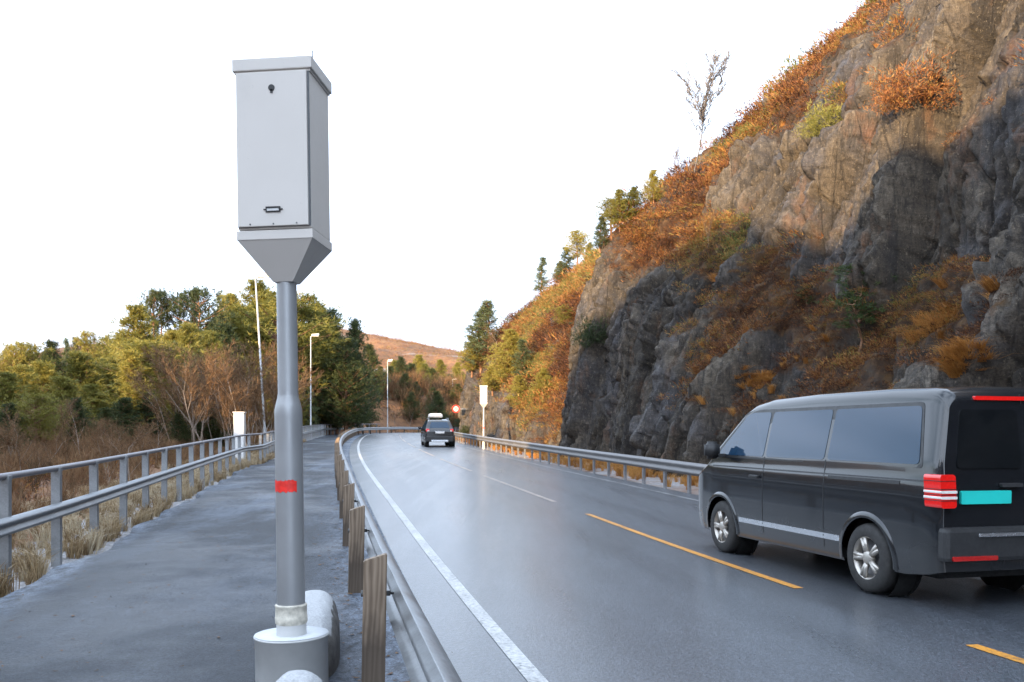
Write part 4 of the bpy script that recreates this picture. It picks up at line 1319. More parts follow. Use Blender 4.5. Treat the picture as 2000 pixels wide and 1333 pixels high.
def clump_heather(n=140, flat=.75):
    d = rng.normal(size=(n, 3)); d /= np.linalg.norm(d, axis=1, keepdims=True); d[:, 2] = abs(d[:, 2])
    lump = 1 + .28 * vnoise(d * 2.3 + rng.uniform(0, 50), int(rng.integers(1000)))
    base = d * (rng.uniform(.45, 1, n) ** .5 * lump)[:, None]
    base[:, 2] *= flat
    dirs = d * .6 + rng.normal(size=(n, 3)) * .45 + np.array([0, 0, .45])
    return blades_np(base, dirs, rng.uniform(.12, .30, n), rng.uniform(.032, .075, n))

def clump_bush(n=2600, flat=.85):
    d = rng.normal(size=(n, 3)); d /= np.linalg.norm(d, axis=1, keepdims=True); d[:, 2] = d[:, 2] * .7 + .25
    lump = 1 + .75 * vnoise(d * 2.2 + rng.uniform(0, 50), int(rng.integers(1000))) + .2 * vnoise(d * 6, 5)
    base = d * (rng.uniform(.25, 1, n) ** .5 * lump)[:, None]; base[:, 2] *= flat
    dirs = d * .5 + rng.normal(size=(n, 3)) * .6 + np.array([0, 0, .35])
    return blades_np(base, dirs, rng.uniform(.08, .22, n), rng.uniform(.018, .045, n))

def clump_grass(n=110, spread=.35, droop=.5):
    b = rng.normal(size=(n, 3)) * .10; b[:, 2] = 0
    a = rng.uniform(0, 2 * np.pi, n); sp_ = rng.uniform(.1, 1, n) * spread
    d = np.stack([np.cos(a) * sp_, np.sin(a) * sp_, np.ones(n)], 1)
    ln = rng.uniform(.55, 1.1, n)
    side = np.cross(d, rng.normal(size=(n, 3))); side /= np.linalg.norm(side, axis=1, keepdims=True)
    wv = side * .011
    mid = b + d * ln[:, None] * .6
    tip = mid + (d * .45 + np.stack([np.cos(a), np.sin(a), -np.ones(n) * .5], 1) * droop * rng.uniform(.3, 1, n)[:, None]) * ln[:, None] * .6
    V = np.stack([b - wv, b + wv, mid + wv * .8, b - wv, mid + wv * .8, mid - wv * .8, mid - wv * .8, mid + wv * .8, tip], 1).reshape(-1, 3)
    return V

def clump_twigs(n=26, m=4):
    """leafless shrub: rods fanning up, forking"""
    out = []
    a = rng.uniform(0, 2 * np.pi, n); sp_ = rng.uniform(.05, .5, n)
    d = np.stack([np.cos(a) * sp_, np.sin(a) * sp_, np.ones(n)], 1)
    b = rng.normal(size=(n, 3)) * .06; b[:, 2] = 0
    out.append(blades_np(b, d, rng.uniform(.7, 1.05, n), np.full(n, .020)))
    for k in range(m):
        f = rng.uniform(.25, .85, n)[:, None]
        p = b + d / np.linalg.norm(d, axis=1, keepdims=True) * f * .9
        d2 = d + rng.normal(size=(n, 3)) * .45
        out.append(blades_np(p, d2, rng.uniform(.2, .5, n), np.full(n, .014)))
    return np.concatenate(out)

def scatter(name, temps, pos, size, mat, tint, nrm=None, lean=.5, label=None, cat=None, jit=.22):
    """many plants as one mesh of ground cover"""
    n = len(pos)
    which = rng.integers(0, len(temps), n)
    Vs, Ts = [], []
    Rm = rot_rand(n)
    for k, T in enumerate(temps):
        idx = np.where(which == k)[0]
        if len(idx) == 0: continue
        V = np.einsum('nij,vj->nvi', Rm[idx], T) * np.asarray(size)[idx][:, None, None]
        if nrm is not None:
            nn = nrm[idx].copy(); nn[:, 2] += lean; nn /= np.linalg.norm(nn, axis=1, keepdims=True)
            z = V[:, :, 2:3] * 1.0
            V = V * np.array([1, 1, 0]) + nn[:, None, :] * z
        V = V + pos[idx][:, None, :]
        tt = np.clip(tint[idx][:, None] + np.repeat(rng.normal(size=(len(idx), len(T) // 3)) * jit, 3, axis=1), 0, 1)
        Vs.append(V.reshape(-1, 3)); Ts.append(tt.ravel())
    V = np.concatenate(Vs)
    o = np_mesh(name, V, tri_faces(len(V) // 3), mat, attrs={'tint': np.concatenate(Ts)})
    tag(o, label, cat, kind='stuff')
    return o

# ---- heather over the rock hill
fc = cV[cF].mean(1); fn = cN[cF].mean(1); fv = cVeg[cF].mean(1)
e1 = cV[cF[:, 1]] - cV[cF[:, 0]]; e2 = cV[cF[:, 3]] - cV[cF[:, 0]]
fa = np.linalg.norm(np.cross(e1, e2), axis=1)
dist = np.linalg.norm(fc, axis=1)
ok = (fc[:, 1] > 4) & (fc[:, 1] < 115) & (fv > .44) & (fn[:, 2] > -.15)
prob = np.where(ok, fa * np.clip((fv - .40) * 4, .05, 1), 0)
NH = 21000
dens = 1 / np.clip(dist, 12, 80) ** 1.35
pick = rng.choice(len(fc), NH, replace=False, p=prob * dens / (prob * dens).sum())
hp = fc[pick]; hn_ = fn[pick]
tn = .34 + .55 * fbm(hp * .22, 3, 91) + .18 * fbm(hp * .9, 2, 92)
green = sstep(0, .4, fbm(hp * np.array([.16, .16, .3]), 3, 95))
tn = np.clip(tn + rng.normal(size=NH) * .13 + .62 * green * (dist[pick] > 36), 0, 1)
sz = rng.gamma(5, .052, NH) * np.clip(dist[pick] / 28, .75, 1.9)
scatter('heather', [clump_heather() for _ in range(6)], hp - hn_ * .04, sz, M['heather'], tn, hn_, .5,
        'rust brown heather covering the rock ledges and upper slope', 'heather')
# leafless stems standing up through it
pick3 = rng.choice(len(fc), 1500, replace=False, p=prob * dens / (prob * dens).sum())
scatter('heath_stems', [clump_twigs(9, 3) for _ in range(6)], fc[pick3], rng.uniform(.25, .75, 1500) * np.clip(dist[pick3] / 30, .8, 1.6), M['twig'], rng.uniform(0, .8, 1500), fn[pick3], .9,
        'bare twiggy stems standing in the heather', 'twigs')
# orange grass among it
ok2 = ok & (fn[:, 2] > .15)
prob2 = np.where(ok2, fa * dens * sstep(.15, .6, fbm(fc * .35, 3, 97)), 0)
pick2 = rng.choice(len(fc), 800, replace=False, p=prob2 / prob2.sum())
scatter('grass', [clump_grass() for _ in range(5)], fc[pick2], rng.uniform(.22, .5, 800), M['grass'], rng.uniform(0, .8, 800), fn[pick2], .8,
        'bleached orange grass tufts between the heather', 'grass')

def single(name, T, loc, size, mat, tint, label, cat, group=None, scl=(1, 1, 1), nrm=None):
    V = T * np.array(scl) * size
    o = np_mesh(name, V, tri_faces(len(V) // 3), mat, attrs={'tint': np.clip(tint + np.repeat(rng.normal(size=len(V) // 3) * .18, 3), 0, 1)})
    o.location = loc
    return tag(o, label, cat, group)

for px, py, sz_, lab in ((1468, 725, 1.0, 'bright orange grass tuft hanging above the front end of the van roof'),
                         (1815, 640, 1.15, 'wide orange grass tuft on the ledge above the van'),
                         (1885, 705, .7, 'rounded orange grass tuft low by the grey rock above the van rear')):
    p = np.array(cliff_hit(px, py))
    near = np.where(np.linalg.norm((cV - p) * np.array([1, 1, 1.3]), axis=1) < .62 * sz_)[0]
    Ts = []
    for k in rng.choice(near, 46):
        T = clump_grass(34, .75, 1.3) * rng.uniform(.30, .52)
        nn = cN[k] + np.array([0, 0, .55]); nn /= np.linalg.norm(nn)
        T = T * np.array([1, 1, 0]) + nn * T[:, 2:3]
        Ts.append(T + cV[k] - p)
    single('grass_tuft', np.concatenate(Ts), tuple(p), 1.0, M['grass'], .42, lab, 'grass tuft', 'orange grass tufts on the rock ledge')
for px, py, sz_, mat, tt_, lab in ((1772, 185, .85, 'heather', .45, 'round rusty bush clinging to the sunlit rock face'),
                                   (1613, 245, .75, 'bush', .75, 'yellow green bush beside the pale boulder on the upper slope'),
                                   (1170, 655, .9, 'pine_dark', .4, 'dark green bush tucked against the edge of the shaded rib'),
                                   (880 + 30, 838, .55, 'pine_dark', .5, 'small dark bush on the rock behind the speed limit sign')):
    p = cliff_hit(px, py)
    T = np.concatenate([clump_bush(2600), clump_bush(1500) * .7 + np.array([.6, -.3, -.3]), clump_bush(1500) * .65 + np.array([-.6, -.2, -.35])])
    single('shrub', T, p, sz_, M[mat], tt_, lab, 'shrub', 'shrubs on the rock')

# ---- trees
def tube_np(p0, p1, r0, r1, n=5):
    d = p1 - p0; d = d / (np.linalg.norm(d) + 1e-9)
    a = np.cross(d, [0, 0, 1.0] if abs(d[2]) < .9 else [1.0, 0, 0]); a /= np.linalg.norm(a); b = np.cross(d, a)
    an = np.arange(n) * 2 * np.pi / n
    ring = np.cos(an)[:, None] * a + np.sin(an)[:, None] * b
    V = np.concatenate([p0 + ring * r0, p1 + ring * r1])
    k = np.arange(n)
    F = np.stack([k, (k + 1) % n, n + (k + 1) % n, n + k], 1)
    return V, F

def tubes(segs, n=5):
    Vs, Fs, o = [], [], 0
    for p0, p1, r0, r1 in segs:
        V, F = tube_np(np.asarray(p0, float), np.asarray(p1, float), r0, r1, n)
        Vs.append(V); Fs.append(F + o); o += len(V)
    return np.concatenate(Vs), np.concatenate(Fs)

def make_pine(name, kind, mat, seed):
    """pine of unit height class H; crown built from needle tufts set along its branches"""
    rg = np.random.default_rng(seed)
    H = 7.0
    segs = []
    nseg = 8
    tr = [np.array([0, 0, -.6])]
    for k in range(1, nseg + 1):
        tr.append(np.array([rg.normal() * .05 * k ** .5, rg.normal() * .05 * k ** .5, H * k / nseg * .97]))
    rb = {'slim': .08, 'sparse': .05}.get(kind, .13)
    for k in range(nseg): segs.append((tr[k], tr[k + 1], rb * (1 - k / nseg) + .02, rb * (1 - (k + 1) / nseg) + .02))
    def trunk_at(z):
        zz = [t_[2] for t_ in tr]
        return np.array([np.interp(z, zz, [t_[c_] for t_ in tr]) for c_ in range(3)])
    bases, dirs = [], []
    if kind == 'round': z0, nb = .62, 34
    elif kind == 'bushy': z0, nb = .08, 150
    elif kind == 'layer': z0, nb = .14, 84
    elif kind == 'slim': z0, nb = .06, 90
    elif kind == 'sparse': z0, nb = .35, 26
    else: z0, nb = .35, 80
    for k in range(nb):
        f = z0 + (1 - z0) * ((k + rg.uniform()) / nb)
        q = (f - z0) / (1 - z0)
        if kind == 'round': ln = 1.75 * (math.sin(math.pi * min(1, q * .8 + .22))) ** .7 * rg.uniform(.5, 1.15)
        elif kind == 'bushy': ln = 2.2 * (1 - q) ** .80 * (.55 + .45 * min(1, q * 5)) * rg.uniform(.6, 1.15)
        elif kind == 'layer':
            q = math.floor(q * 8 + rg.uniform(-.12, .12)) / 8; q = min(max(q, 0), .97); f = z0 + (1 - z0) * (q + .02)
            ln = 2.5 * (1 - q) ** .7 * rg.uniform(.7, 1.15)
        elif kind == 'slim': ln = 1.0 * (1 - q) ** .75 * rg.uniform(.6, 1.2)
        elif kind == 'sparse': ln = 1.7 * (1 - q * .6) * rg.uniform(.4, 1.1)
        else: ln = 1.9 * (math.sin(math.pi * (q * .85 + .12))) ** .8 * rg.uniform(.5, 1.2)
        ln = max(ln, .22)
        a = rg.uniform(0, 2 * math.pi)
        up = {'round': .45, 'bushy': .35 + .5 * q, 'layer': .12, 'slim': .4 + .6 * q, 'tall': .3 + .3 * q, 'sparse': .5}[kind]
        p0 = trunk_at(f * H)
        dv = np.array([math.cos(a), math.sin(a), up + rg.normal() * .12])
        p1 = p0 + dv * ln * .6
        p2 = p1 + np.array([dv[0], dv[1], dv[2] * .6 + .25]) * ln * .4
        segs.append((p0, p1, .028 * ln ** .5 + .008, .016)); segs.append((p1, p2, .016, .006))
        nt_ = int(5 + ln * 7)
        for j in range(nt_):
            g = rg.uniform(.22, 1.0) ** .75
            c_ = (p0 + (p1 - p0) * min(1, g / .6)) if g < .6 else p1 + (p2 - p1) * (g - .6) / .4
            c_ = c_ + rg.normal(size=3) * np.array([.24, .24, .17]) * (.5 + .5 * ln)
            m = 13
            v = rg.normal(size=(m, 3)) * .65 + np.array([dv[0] * .5, dv[1] * .5, .55])
            bases.append(c_ + rg.normal(size=(m, 3)) * .05); dirs.append(v)
    bases = np.concatenate(bases); dirs = np.concatenate(dirs)
    n = len(bases)
    V = blades_np(bases, dirs, rng.uniform(.12, .30, n), rng.uniform(.022, .05, n))
    tt_ = np.repeat(rg.uniform(.1, .9, n // 13), 13) * .7 + rg.uniform(0, .3, n)
    root = empty(name)
    Vt, Ft = tubes(segs, 5)
    np_mesh('trunk', Vt, Ft, M['bark'], root, True)
    np_mesh('crown', V, tri_faces(n), M[mat], root, attrs={'tint': np.repeat(tt_, 3)})
    root['H'] = float(V[:, 2].max())
    return root

def make_birch(name, seed, H=6.0, spread=1.0, mat='birch', tw='twig'):
    rg = np.random.default_rng(seed)
    stems, twigs, thin = [], [], []
    def grow(p, d, ln, r, lev):
        k = 4
        q = p
        for j in range(k):
            d2 = d + rg.normal(size=3) * .10; d2[2] += .05; d2 /= np.linalg.norm(d2)
            q2 = q + d2 * ln / k
            r2 = r * (1 - .17)
            (stems if lev < 2 else twigs).append((q, q2, r, r2))
            if lev < 3 and (j > 0 or lev > 0):
                for _ in range(2 if lev < 2 else 3):
                    a = rg.uniform(0, 2 * math.pi)
                    s_ = d2 + np.array([math.cos(a), math.sin(a), .35 * rg.uniform(-.2, 1)]) * .62 * spread
                    s_ /= np.linalg.norm(s_)
                    if lev < 2: grow(q2, s_, ln * rg.uniform(.34, .52), r2 * .5, lev + 1)
                    else:
                        thin.append((q2, s_, rg.uniform(.25, .6)))
                        for _2 in range(2): thin.append((q2 + s_ * rg.uniform(.1, .3), s_ + rg.normal(size=3) * .5, rg.uniform(.2, .45)))
            q, d, r = q2, d2, r2
    for st in range(rg.integers(1, 3)):
        grow(np.array([rg.normal() * .1, rg.normal() * .1, -.4]), np.array([rg.normal() * .13, rg.normal() * .13, 1.0]), H * .92, .055, 0)
    root = empty(name)
    V, F = tubes(stems, 5)
    np_mesh('trunk', V, F, M[mat], root, True)
    b = np.array([t_[0] for t_ in thin]); d = np.array([t_[1] for t_ in thin]); l_ = np.array([t_[2] for t_ in thin])
    Vb = blades_np(b, d, l_, np.full(len(b), .022 if tw == 'twig' else .045))
    if twigs:
        b2 = np.array([t_[0] for t_ in twigs]); d2 = np.array([t_[1] - t_[0] for t_ in twigs])
        Vb = np.concatenate([Vb, blades_np(b2, d2, np.linalg.norm(d2, axis=1) * 1.15, np.full(len(b2), .035 if tw == 'twig' else .06))])
    n = len(Vb) // 3
    np_mesh('crown', Vb, tri_faces(n), M[tw], root, attrs={'tint': np.repeat(rg.uniform(0, 1, n), 3)})
    root['H'] = float(Vb[:, 2].max())
    return root

PR = {}
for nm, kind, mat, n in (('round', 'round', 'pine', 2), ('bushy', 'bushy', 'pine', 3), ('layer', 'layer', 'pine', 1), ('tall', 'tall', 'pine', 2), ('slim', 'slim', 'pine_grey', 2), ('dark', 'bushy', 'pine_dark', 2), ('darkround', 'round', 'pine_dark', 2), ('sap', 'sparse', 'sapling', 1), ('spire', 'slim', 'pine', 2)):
    PR[nm] = [make_pine('pine_tree', kind, mat, 100 + len(PR) * 10 + k) for k in range(n)]
PR['birch'] = [make_birch('bare_birch', 300 + k) for k in range(4)]
PR['crestbirch'] = [make_birch('bare_birch', 411, 6.0, .75, 'grey_bark', 'twig_grey')]
used_proto = set()
def plant(kind, loc, height, label, cat='tree', group=None, wide=1.0, lean=(0, 0)):
    pr = random.choice(PR[kind])
    if pr.name in used_proto:
        o = copy_tree(pr)
        for k in ('label', 'category', 'group'):
            if k in o: del o[k]
    else:
        o = pr; used_proto.add(pr.name)
    s_ = height / pr['H']
    o.location = loc
    o.scale = (s_ * wide, s_ * wide, s_)
    o.rotation_euler = (R(lean[0]), R(lean[1]), random.uniform(0, 6.28))
    tag(o, label, cat, group)
    return o

G_L = 'trees of the wood beyond the path railing'
G_D = 'trees on the shaded slope at the bend'
G_R = 'trees on the heathery rock hill'
def left_tree(kind, px, top, d, label=None, wide=1.0, group=G_L, hmax=15.0, lean=(0, 0)):
    p = at(px, top, d)
    gz = float(ground_h([p.x], [p.y])[0])
    h = min(max(p.z - gz, 1.2), hmax)
    if label is None:
        label = {'birch': 'bare brown birch in the mixed wood beyond the path railing'}.get(kind, 'green pine in the mixed wood beyond the path railing') if group == G_L else \
                {'birch': 'bare reddish birch on the shaded slope behind the bend'}.get(kind, 'dark pine on the shaded slope behind the bend')
    return plant(kind, (p.x, p.y, gz - .05), h, label, 'tree', group, wide, lean)

for a in (
    ('round', 170, 637, 58, 'slender pine with a tufted crown standing on the pale rock patch of the skyline', .8),
    ('darkround', 152, 650, 60, 'thin wispy pine close beside the tufted skyline pine on the pale rock', .55),
    ('slim', 128, 655, 52, 'narrow spiky pine at the gap in the skyline wood', .6),
    ('dark', 103, 656, 50, 'dark pointed pine on the skyline beside the gap', 1.0),
    ('tall', 22, 662, 46, 'tall pine nearest the picture edge on the skyline', .9),
    ('tall', 52, 658, 47, 'fluffy skyline pine between the edge pine and the dark pointed one', .9),
    ('round', 203, 648, 62, 'small round pine on the rim just above the broad sunlit pine', .8),
    ('bushy', 262, 588, 60, 'broad sunlit yellow green pine with an orange trunk, biggest of the wood', 1.35),
    ('darkround', 298, 556, 82, 'tall round topped pine first in the row of skyline pines', .75),
    ('darkround', 318, 556, 83, 'second tall pine of the skyline row, touching the first', .7),
    ('darkround', 350, 556, 84, 'thin tall skyline pine in the middle of the row', .65),
    ('darkround', 393, 548, 82, 'tallest round pine ending the skyline row', .95),
    ('slim', 378, 552, 84, 'thin spire beside the tallest round skyline pine', .5),
    ('bushy', 372, 622, 66, 'soft grey green pine below the skyline row', 1.15),
    ('slim', 432, 566, 95, 'small slender pine between the skyline row and the broad crown', .8),
    ('bushy', 452, 566, 92, 'yellow green pine beside the leaning lamp', 1.0),
    ('bushy', 499, 541, 94, 'broad domed pine rising behind the leaning lamp', 1.3),
    ('layer', 592, 542, 93, 'big pine with layered horizontal branches behind the camera pole', 1.05),
    ('slim', 655, 598, 98, 'pointed green pine next to the layered pine', 1.2),
    ('dark', 690, 612, 100, 'dark small pine standing on the ridge above the bend', .8),
    ('slim', 604, 735, 89, 'young green pine below the layered pine, by the railing end', 1.1),
):
    left_tree(*a[:4], a[4], wide=a[5] if len(a) > 5 else 1)
# the body of the wood
lr = random.Random(21)
for k in range(26):
    px = lr.uniform(-20, 340); d = lr.uniform(46, 72)
    kd = lr.choice(['bushy', 'spire', 'bushy', 'tall', 'spire'])
    left_tree(kd, px, lr.uniform(680, 745) - max(0, px - 150) * .30, d, wide=lr.uniform(1.3, 1.8) * (1.3 if kd == 'spire' else 1))
for px, top, d, kd in ((10, 720, 40, 'bushy'), (45, 705, 42, 'bushy'), (85, 700, 44, 'bushy'), (120, 730, 42, 'bushy'), (68, 760, 34, 'tall'), (15, 780, 33, 'dark'), (150, 770, 40, 'dark'), (180, 745, 46, 'bushy'), (100, 770, 38, 'tall'),
                       (205, 790, 40, 'dark'), (215, 690, 54, 'bushy'), (300, 650, 62, 'bushy'), (320, 690, 56, 'tall'), (335, 640, 70, 'bushy'), (240, 770, 44, 'dark'), (410, 640, 72, 'bushy'), (430, 620, 76, 'dark'),
                       (475, 590, 90, 'bushy'), (525, 562, 94, 'bushy'), (545, 570, 90, 'tall'), (620, 575, 98, 'bushy'), (640, 610, 98, 'bushy'), (675, 650, 92, 'dark'), (560, 690, 88, 'bushy'), (630, 720, 96, 'dark'),
                       (350, 800, 44, 'dark'), (400, 780, 46, 'dark'), (290, 760, 46, 'dark'), (440, 790, 46, 'dark')):
    left_tree(kd, px, top, d, wide=lr.uniform(1.2, 1.7))
for k in range(26):
    px = lr.uniform(330, 570); d = lr.uniform(44, 74)
    left_tree('birch', px, 655 + (560 - px) * .10 + lr.uniform(0, 75) + max(0, 60 - d) * 1.5, d, wide=lr.uniform(.8, 1.3), lean=(lr.uniform(-6, 6), lr.uniform(-6, 6)))
for k in range(22):
    px = lr.uniform(-10, 330); d = lr.uniform(20, 42)
    left_tree('birch', px, 770 + lr.uniform(0, 70) + max(0, 30 - d) * 2, d, wide=lr.uniform(.9, 1.5), hmax=4.5, lean=(lr.uniform(-14, 14), lr.uniform(-18, 18)))
for k in range(16):
    s_ = lr.uniform(84, 106); q_ = P(s_, float(u_rail(s_)) - lr.uniform(7, 17))
    plant(lr.choice(['spire', 'dark', 'tall', 'bushy']), (q_[0], q_[1], float(ground_h([q_[0]], [q_[1]])[0]) - .05), lr.uniform(4, 6.5), 'green pine in the mixed wood beyond the path railing', 'tree', G_L, lr.uniform(1, 1.3))
for k in range(22):
    px = lr.uniform(335, 565); d = lr.uniform(37, 47)
    left_tree('birch', px, lr.uniform(640, 740), d, wide=lr.uniform(.9, 1.3), hmax=9, lean=(lr.uniform(-6, 6), lr.uniform(-6, 6)))
# the shaded slope round the bend
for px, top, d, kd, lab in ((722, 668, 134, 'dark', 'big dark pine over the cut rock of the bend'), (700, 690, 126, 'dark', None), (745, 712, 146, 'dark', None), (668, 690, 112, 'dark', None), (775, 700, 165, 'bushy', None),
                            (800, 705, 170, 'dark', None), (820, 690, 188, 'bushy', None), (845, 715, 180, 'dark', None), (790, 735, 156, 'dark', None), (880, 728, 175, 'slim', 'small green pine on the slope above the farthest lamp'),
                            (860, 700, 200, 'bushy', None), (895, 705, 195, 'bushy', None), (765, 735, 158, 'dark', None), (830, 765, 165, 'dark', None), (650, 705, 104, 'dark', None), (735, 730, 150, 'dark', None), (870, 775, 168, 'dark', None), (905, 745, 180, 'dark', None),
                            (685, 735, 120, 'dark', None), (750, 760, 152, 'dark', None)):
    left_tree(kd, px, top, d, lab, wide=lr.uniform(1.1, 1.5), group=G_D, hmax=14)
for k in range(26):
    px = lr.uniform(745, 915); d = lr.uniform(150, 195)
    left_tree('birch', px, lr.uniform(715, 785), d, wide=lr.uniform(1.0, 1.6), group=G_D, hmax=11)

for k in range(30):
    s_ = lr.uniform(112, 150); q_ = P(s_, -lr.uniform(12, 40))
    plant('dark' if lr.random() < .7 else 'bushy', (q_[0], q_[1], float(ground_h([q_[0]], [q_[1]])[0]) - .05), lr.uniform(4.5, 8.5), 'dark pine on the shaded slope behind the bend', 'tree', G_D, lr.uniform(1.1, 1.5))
for k in range(34):
    s_ = lr.uniform(108, 142); q_ = P(s_, -lr.uniform(9.5, 19))
    plant('dark' if lr.random() < .8 else 'birch', (q_[0], q_[1], float(ground_h([q_[0]], [q_[1]])[0]) - .05), lr.uniform(4.5, 7.5), 'tree crowding close behind the guardrail of the bend', 'tree', 'trees close behind the bend guardrail', lr.uniform(1.1, 1.5))
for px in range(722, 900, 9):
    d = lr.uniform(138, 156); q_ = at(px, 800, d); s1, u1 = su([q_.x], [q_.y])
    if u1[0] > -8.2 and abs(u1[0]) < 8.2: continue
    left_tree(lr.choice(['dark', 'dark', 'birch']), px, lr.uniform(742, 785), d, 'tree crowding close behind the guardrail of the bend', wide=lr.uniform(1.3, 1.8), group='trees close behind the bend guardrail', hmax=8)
# the rock hill's own trees
def hill_tree(kind, px, py, top, label, wide=1.0, lean=(0, 0)):
    if kind == 'slim': wide *= 1.7
    elif kind != 'crestbirch': wide *= 1.25
    p = cliff_hit(px, py)
    h = (py - top) * p.y / F_PX * (1.25 if kind == 'crestbirch' else 1.2)
    wide = min(wide, 2.0)
    return plant(kind, p - Vector((0, 0, .1)), max(h, .6), label, 'tree', G_R, wide, lean)
for a in (
    ('crestbirch', 1352, 352, 135, 'tall bare birch standing against the sky on the hill crest', 1.05),
    ('birch', 1318, 356, 290, 'low bare sapling leaning beside the tall crest birch', .6),
    ('bushy', 1276, 392, 334, 'pine at the top of the row along the hill crest', 1.0),
    ('birch', 1248, 415, 352, 'reddish bare shrub between two crest pines', 1.6),
    ('bushy', 1212, 446, 374, 'second crest pine below the bare reddish shrub', 1.1),
    ('slim', 1166, 482, 425, 'thin sparse crest pine above the loose topped one', 1.2),
    ('tall', 1112, 522, 448, 'loose topped pine on the crest with bare lower trunk', 1.0),
    ('bushy', 1078, 545, 506, 'low rounded pine on the crest', 1.3),
    ('slim', 1046, 560, 498, 'narrow pale pine lowest on the open crest', 1.0),
    ('bushy', 1238, 425, 368, 'rounded pine just below the top pine of the crest row', 1.2),
    ('tall', 1192, 458, 392, 'open crowned pine in the middle of the crest row', 1.3),
    ('slim', 1180, 470, 432, 'short spiky pine in the gap of the crest row', 1.3),
    ('bushy', 1136, 505, 468, 'bushy pine just above the loose topped crest pine', 1.2),
    ('slim', 1095, 535, 478, 'pale slim pine just below the loose topped crest pine', 1.2),
    ('bushy', 1015, 800, 742, 'olive bush pine low on the slope beside the far camera', 1.3),
    ('bushy', 1062, 775, 722, 'rounded olive pine in the heather between the far camera and the shaded rib', 1.4),
    ('tall', 1100, 650, 598, 'small loose pine in the middle of the sunlit heather slope', 1.2),
    ('slim', 955, 690, 596, 'tall slender grey green conifer at the hill end', 1.3),
    ('slim', 938, 720, 612, 'second slender conifer nearest the sky at the hill end', 1.3),
    ('bushy', 925, 730, 665, 'bushy pine over the rock nose', 1.2),
    ('birch', 965, 715, 640, 'bare reddish birch between the conifers at the hill end', 1.3),
    ('bushy', 998, 752, 655, 'broad grey green pine on the sunlit slope above the far camera', 1.25),
    ('slim', 1022, 745, 672, 'slim pine touching the broad slope pine', 1.5),
    ('bushy', 960, 765, 715, 'low pine above the far speed camera', 1.3),
    ('sap', 1672, 700, 535, 'green pine sapling with a thin bare stem on the shaded rock ledge', 1.5),
    ('sap', 1570, 610, 565, 'tiny green sapling on the heather ledge', 1.6),
    ('birch', 1383, 492, 415, 'single pale bare stem on the heather slope', .5),
):
    hill_tree(*a[:5], wide=a[5])

# ---- thicket and grass beyond the railing
def on_ground(x, y): return np.stack([x, y, ground_h(x, y)], 1)
n = 1800
d = rng.uniform(7, 95, n) ; l_ = rng.uniform(.8, 1, n) * 0 + rng.gamma(1.6, 4.5, n) + .9
q = P(d, u_rail(d) - l_)
tp = on_ground(q[:, 0], q[:, 1])
scatter('thicket', [clump_twigs() for _ in range(7)], tp, rng.uniform(.4, 1.15, n) * np.clip(.45 + l_ / 9, .5, 1.35), M['twig'], rng.uniform(.2, .95, n), label='tangled brown leafless thicket on the bank beyond the railing', cat='thicket')
n = 3000
d = rng.uniform(10, 110, n); l_ = rng.gamma(2.2, 6, n) + 1.5
q = P(d, u_rail(d) - l_); tp = on_ground(q[:, 0], q[:, 1])
scatter('bracken', [clump_heather(90) for _ in range(5)], tp, rng.uniform(.25, .6, n), M['heather'], np.clip(rng.normal(.35, .2, n) + .4 * (fbm(tp * .3, 2, 7) > .45), 0, 1), label='rusty bracken and heather under the wood', cat='bracken')
n = 1500
d = rng.uniform(5, 70, n); l_ = rng.uniform(.25, 1, n) ** 2 * 2.6 + .05
q = P(d, u_rail(d) - l_ + .35); tp = on_ground(q[:, 0], q[:, 1])
scatter('verge_grass', [clump_grass(60, .5, .7) for _ in range(5)], tp, rng.uniform(.16, .48, n), M['straw'], rng.uniform(0, 1, n), label='dry straw coloured grass along the railing foot', cat='grass')
n = 620
d = rng.uniform(8, 80, n); q = P(d, rng.uniform(4.35, 6.0, n)); tp = q + np.array([0, 0, -.08])
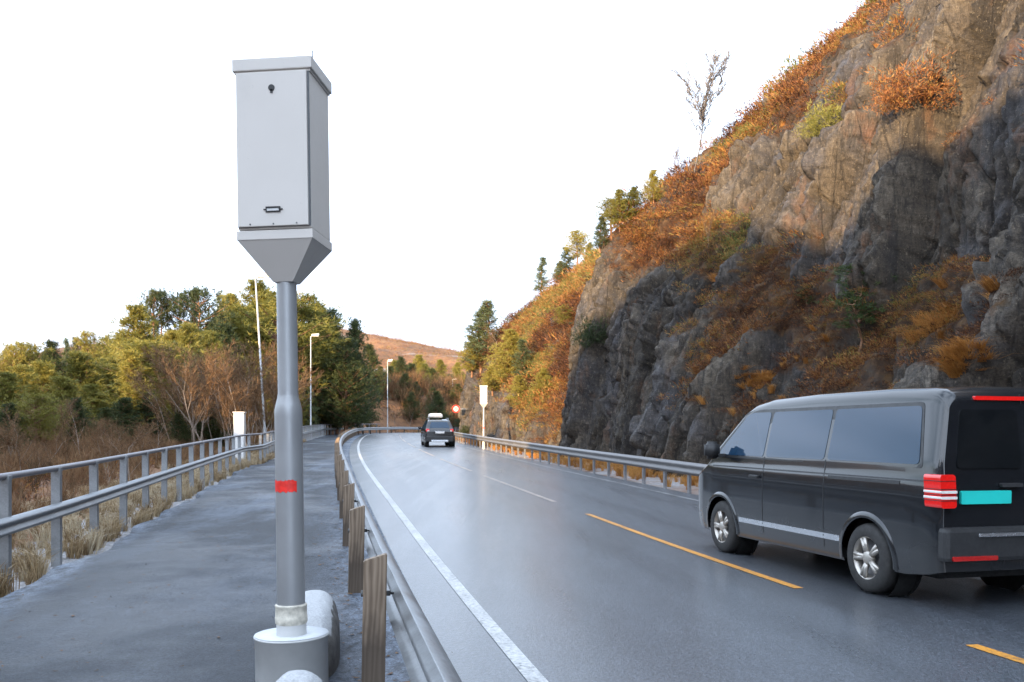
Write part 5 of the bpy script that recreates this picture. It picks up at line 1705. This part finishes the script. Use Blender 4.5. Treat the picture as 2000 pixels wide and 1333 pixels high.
scatter('roadside_grass', [clump_grass(60, .5, .7) for _ in range(5)], tp, rng.uniform(.15, .5, n), M['grass'], rng.uniform(0, 1, n), label='orange grass between the guardrail and the rock foot', cat='grass')
# fallen leaves and grit on the path and along the guardrail foot
n = 2600
d = rng.uniform(2.5, 30, n); uu = np.where(rng.uniform(0, 1, n) < .55, -4.4 + rng.normal(size=n) * .22, rng.uniform(-7.5, -4.0, n))
q = P(d, uu); a_ = rng.uniform(0, 6.28, n); sz_ = rng.uniform(.006, .022, n) * np.where(rng.uniform(0, 1, n) < .2, 1.7, 1)
V = np.stack([q + np.stack([np.cos(a_ + k) * sz_ * m, np.sin(a_ + k) * sz_ * m, .009 + rng.uniform(0, .008, n)], 1) for k, m in ((0, 1.3), (1.9, .7), (3.4, 1.1))], 1).reshape(-1, 3)
o = np_mesh('leaf_litter', V, tri_faces(n), M['twig'], attrs={'tint': np.repeat(rng.uniform(0, 1, n), 3)})
tag(o, 'scattered dead leaves and grit on the footpath', 'leaf litter', kind='stuff')
# heath of the far slopes
n = 5200
x = rng.uniform(-75, 12, n); y = rng.uniform(125, 262, n)
s_, u_ = su(x, y); kk = (abs(u_) > 9); x, y = x[kk], y[kk]; n = len(x)
tp = on_ground(x, y)
scatter('far_heath', [clump_heather(45) for _ in range(4)], tp, rng.uniform(.5, 1.3, n), M['heather'], np.clip(rng.normal(.4, .25, n), 0, 1), label='rusty heath and scrub on the slope at the end of the road', cat='heath')
n = 600
x = rng.uniform(-30, 5, n); y = rng.uniform(138, 190, n); s_, u_ = su(x, y); kk = (u_ < -8); x, y = x[kk], y[kk]; n = len(x)
scatter('far_thicket', [clump_twigs() for _ in range(4)], on_ground(x, y), rng.uniform(2, 4.5, n), M['twig'], rng.uniform(0, .7, n), label='leafless scrub below the far slope', cat='thicket')
# drop the templates nobody planted
for lst in PR.values():
    for pr in lst:
        if pr.name not in used_proto:
            for ch in list(pr.children): bpy.data.objects.remove(ch)
            bpy.data.objects.remove(pr)
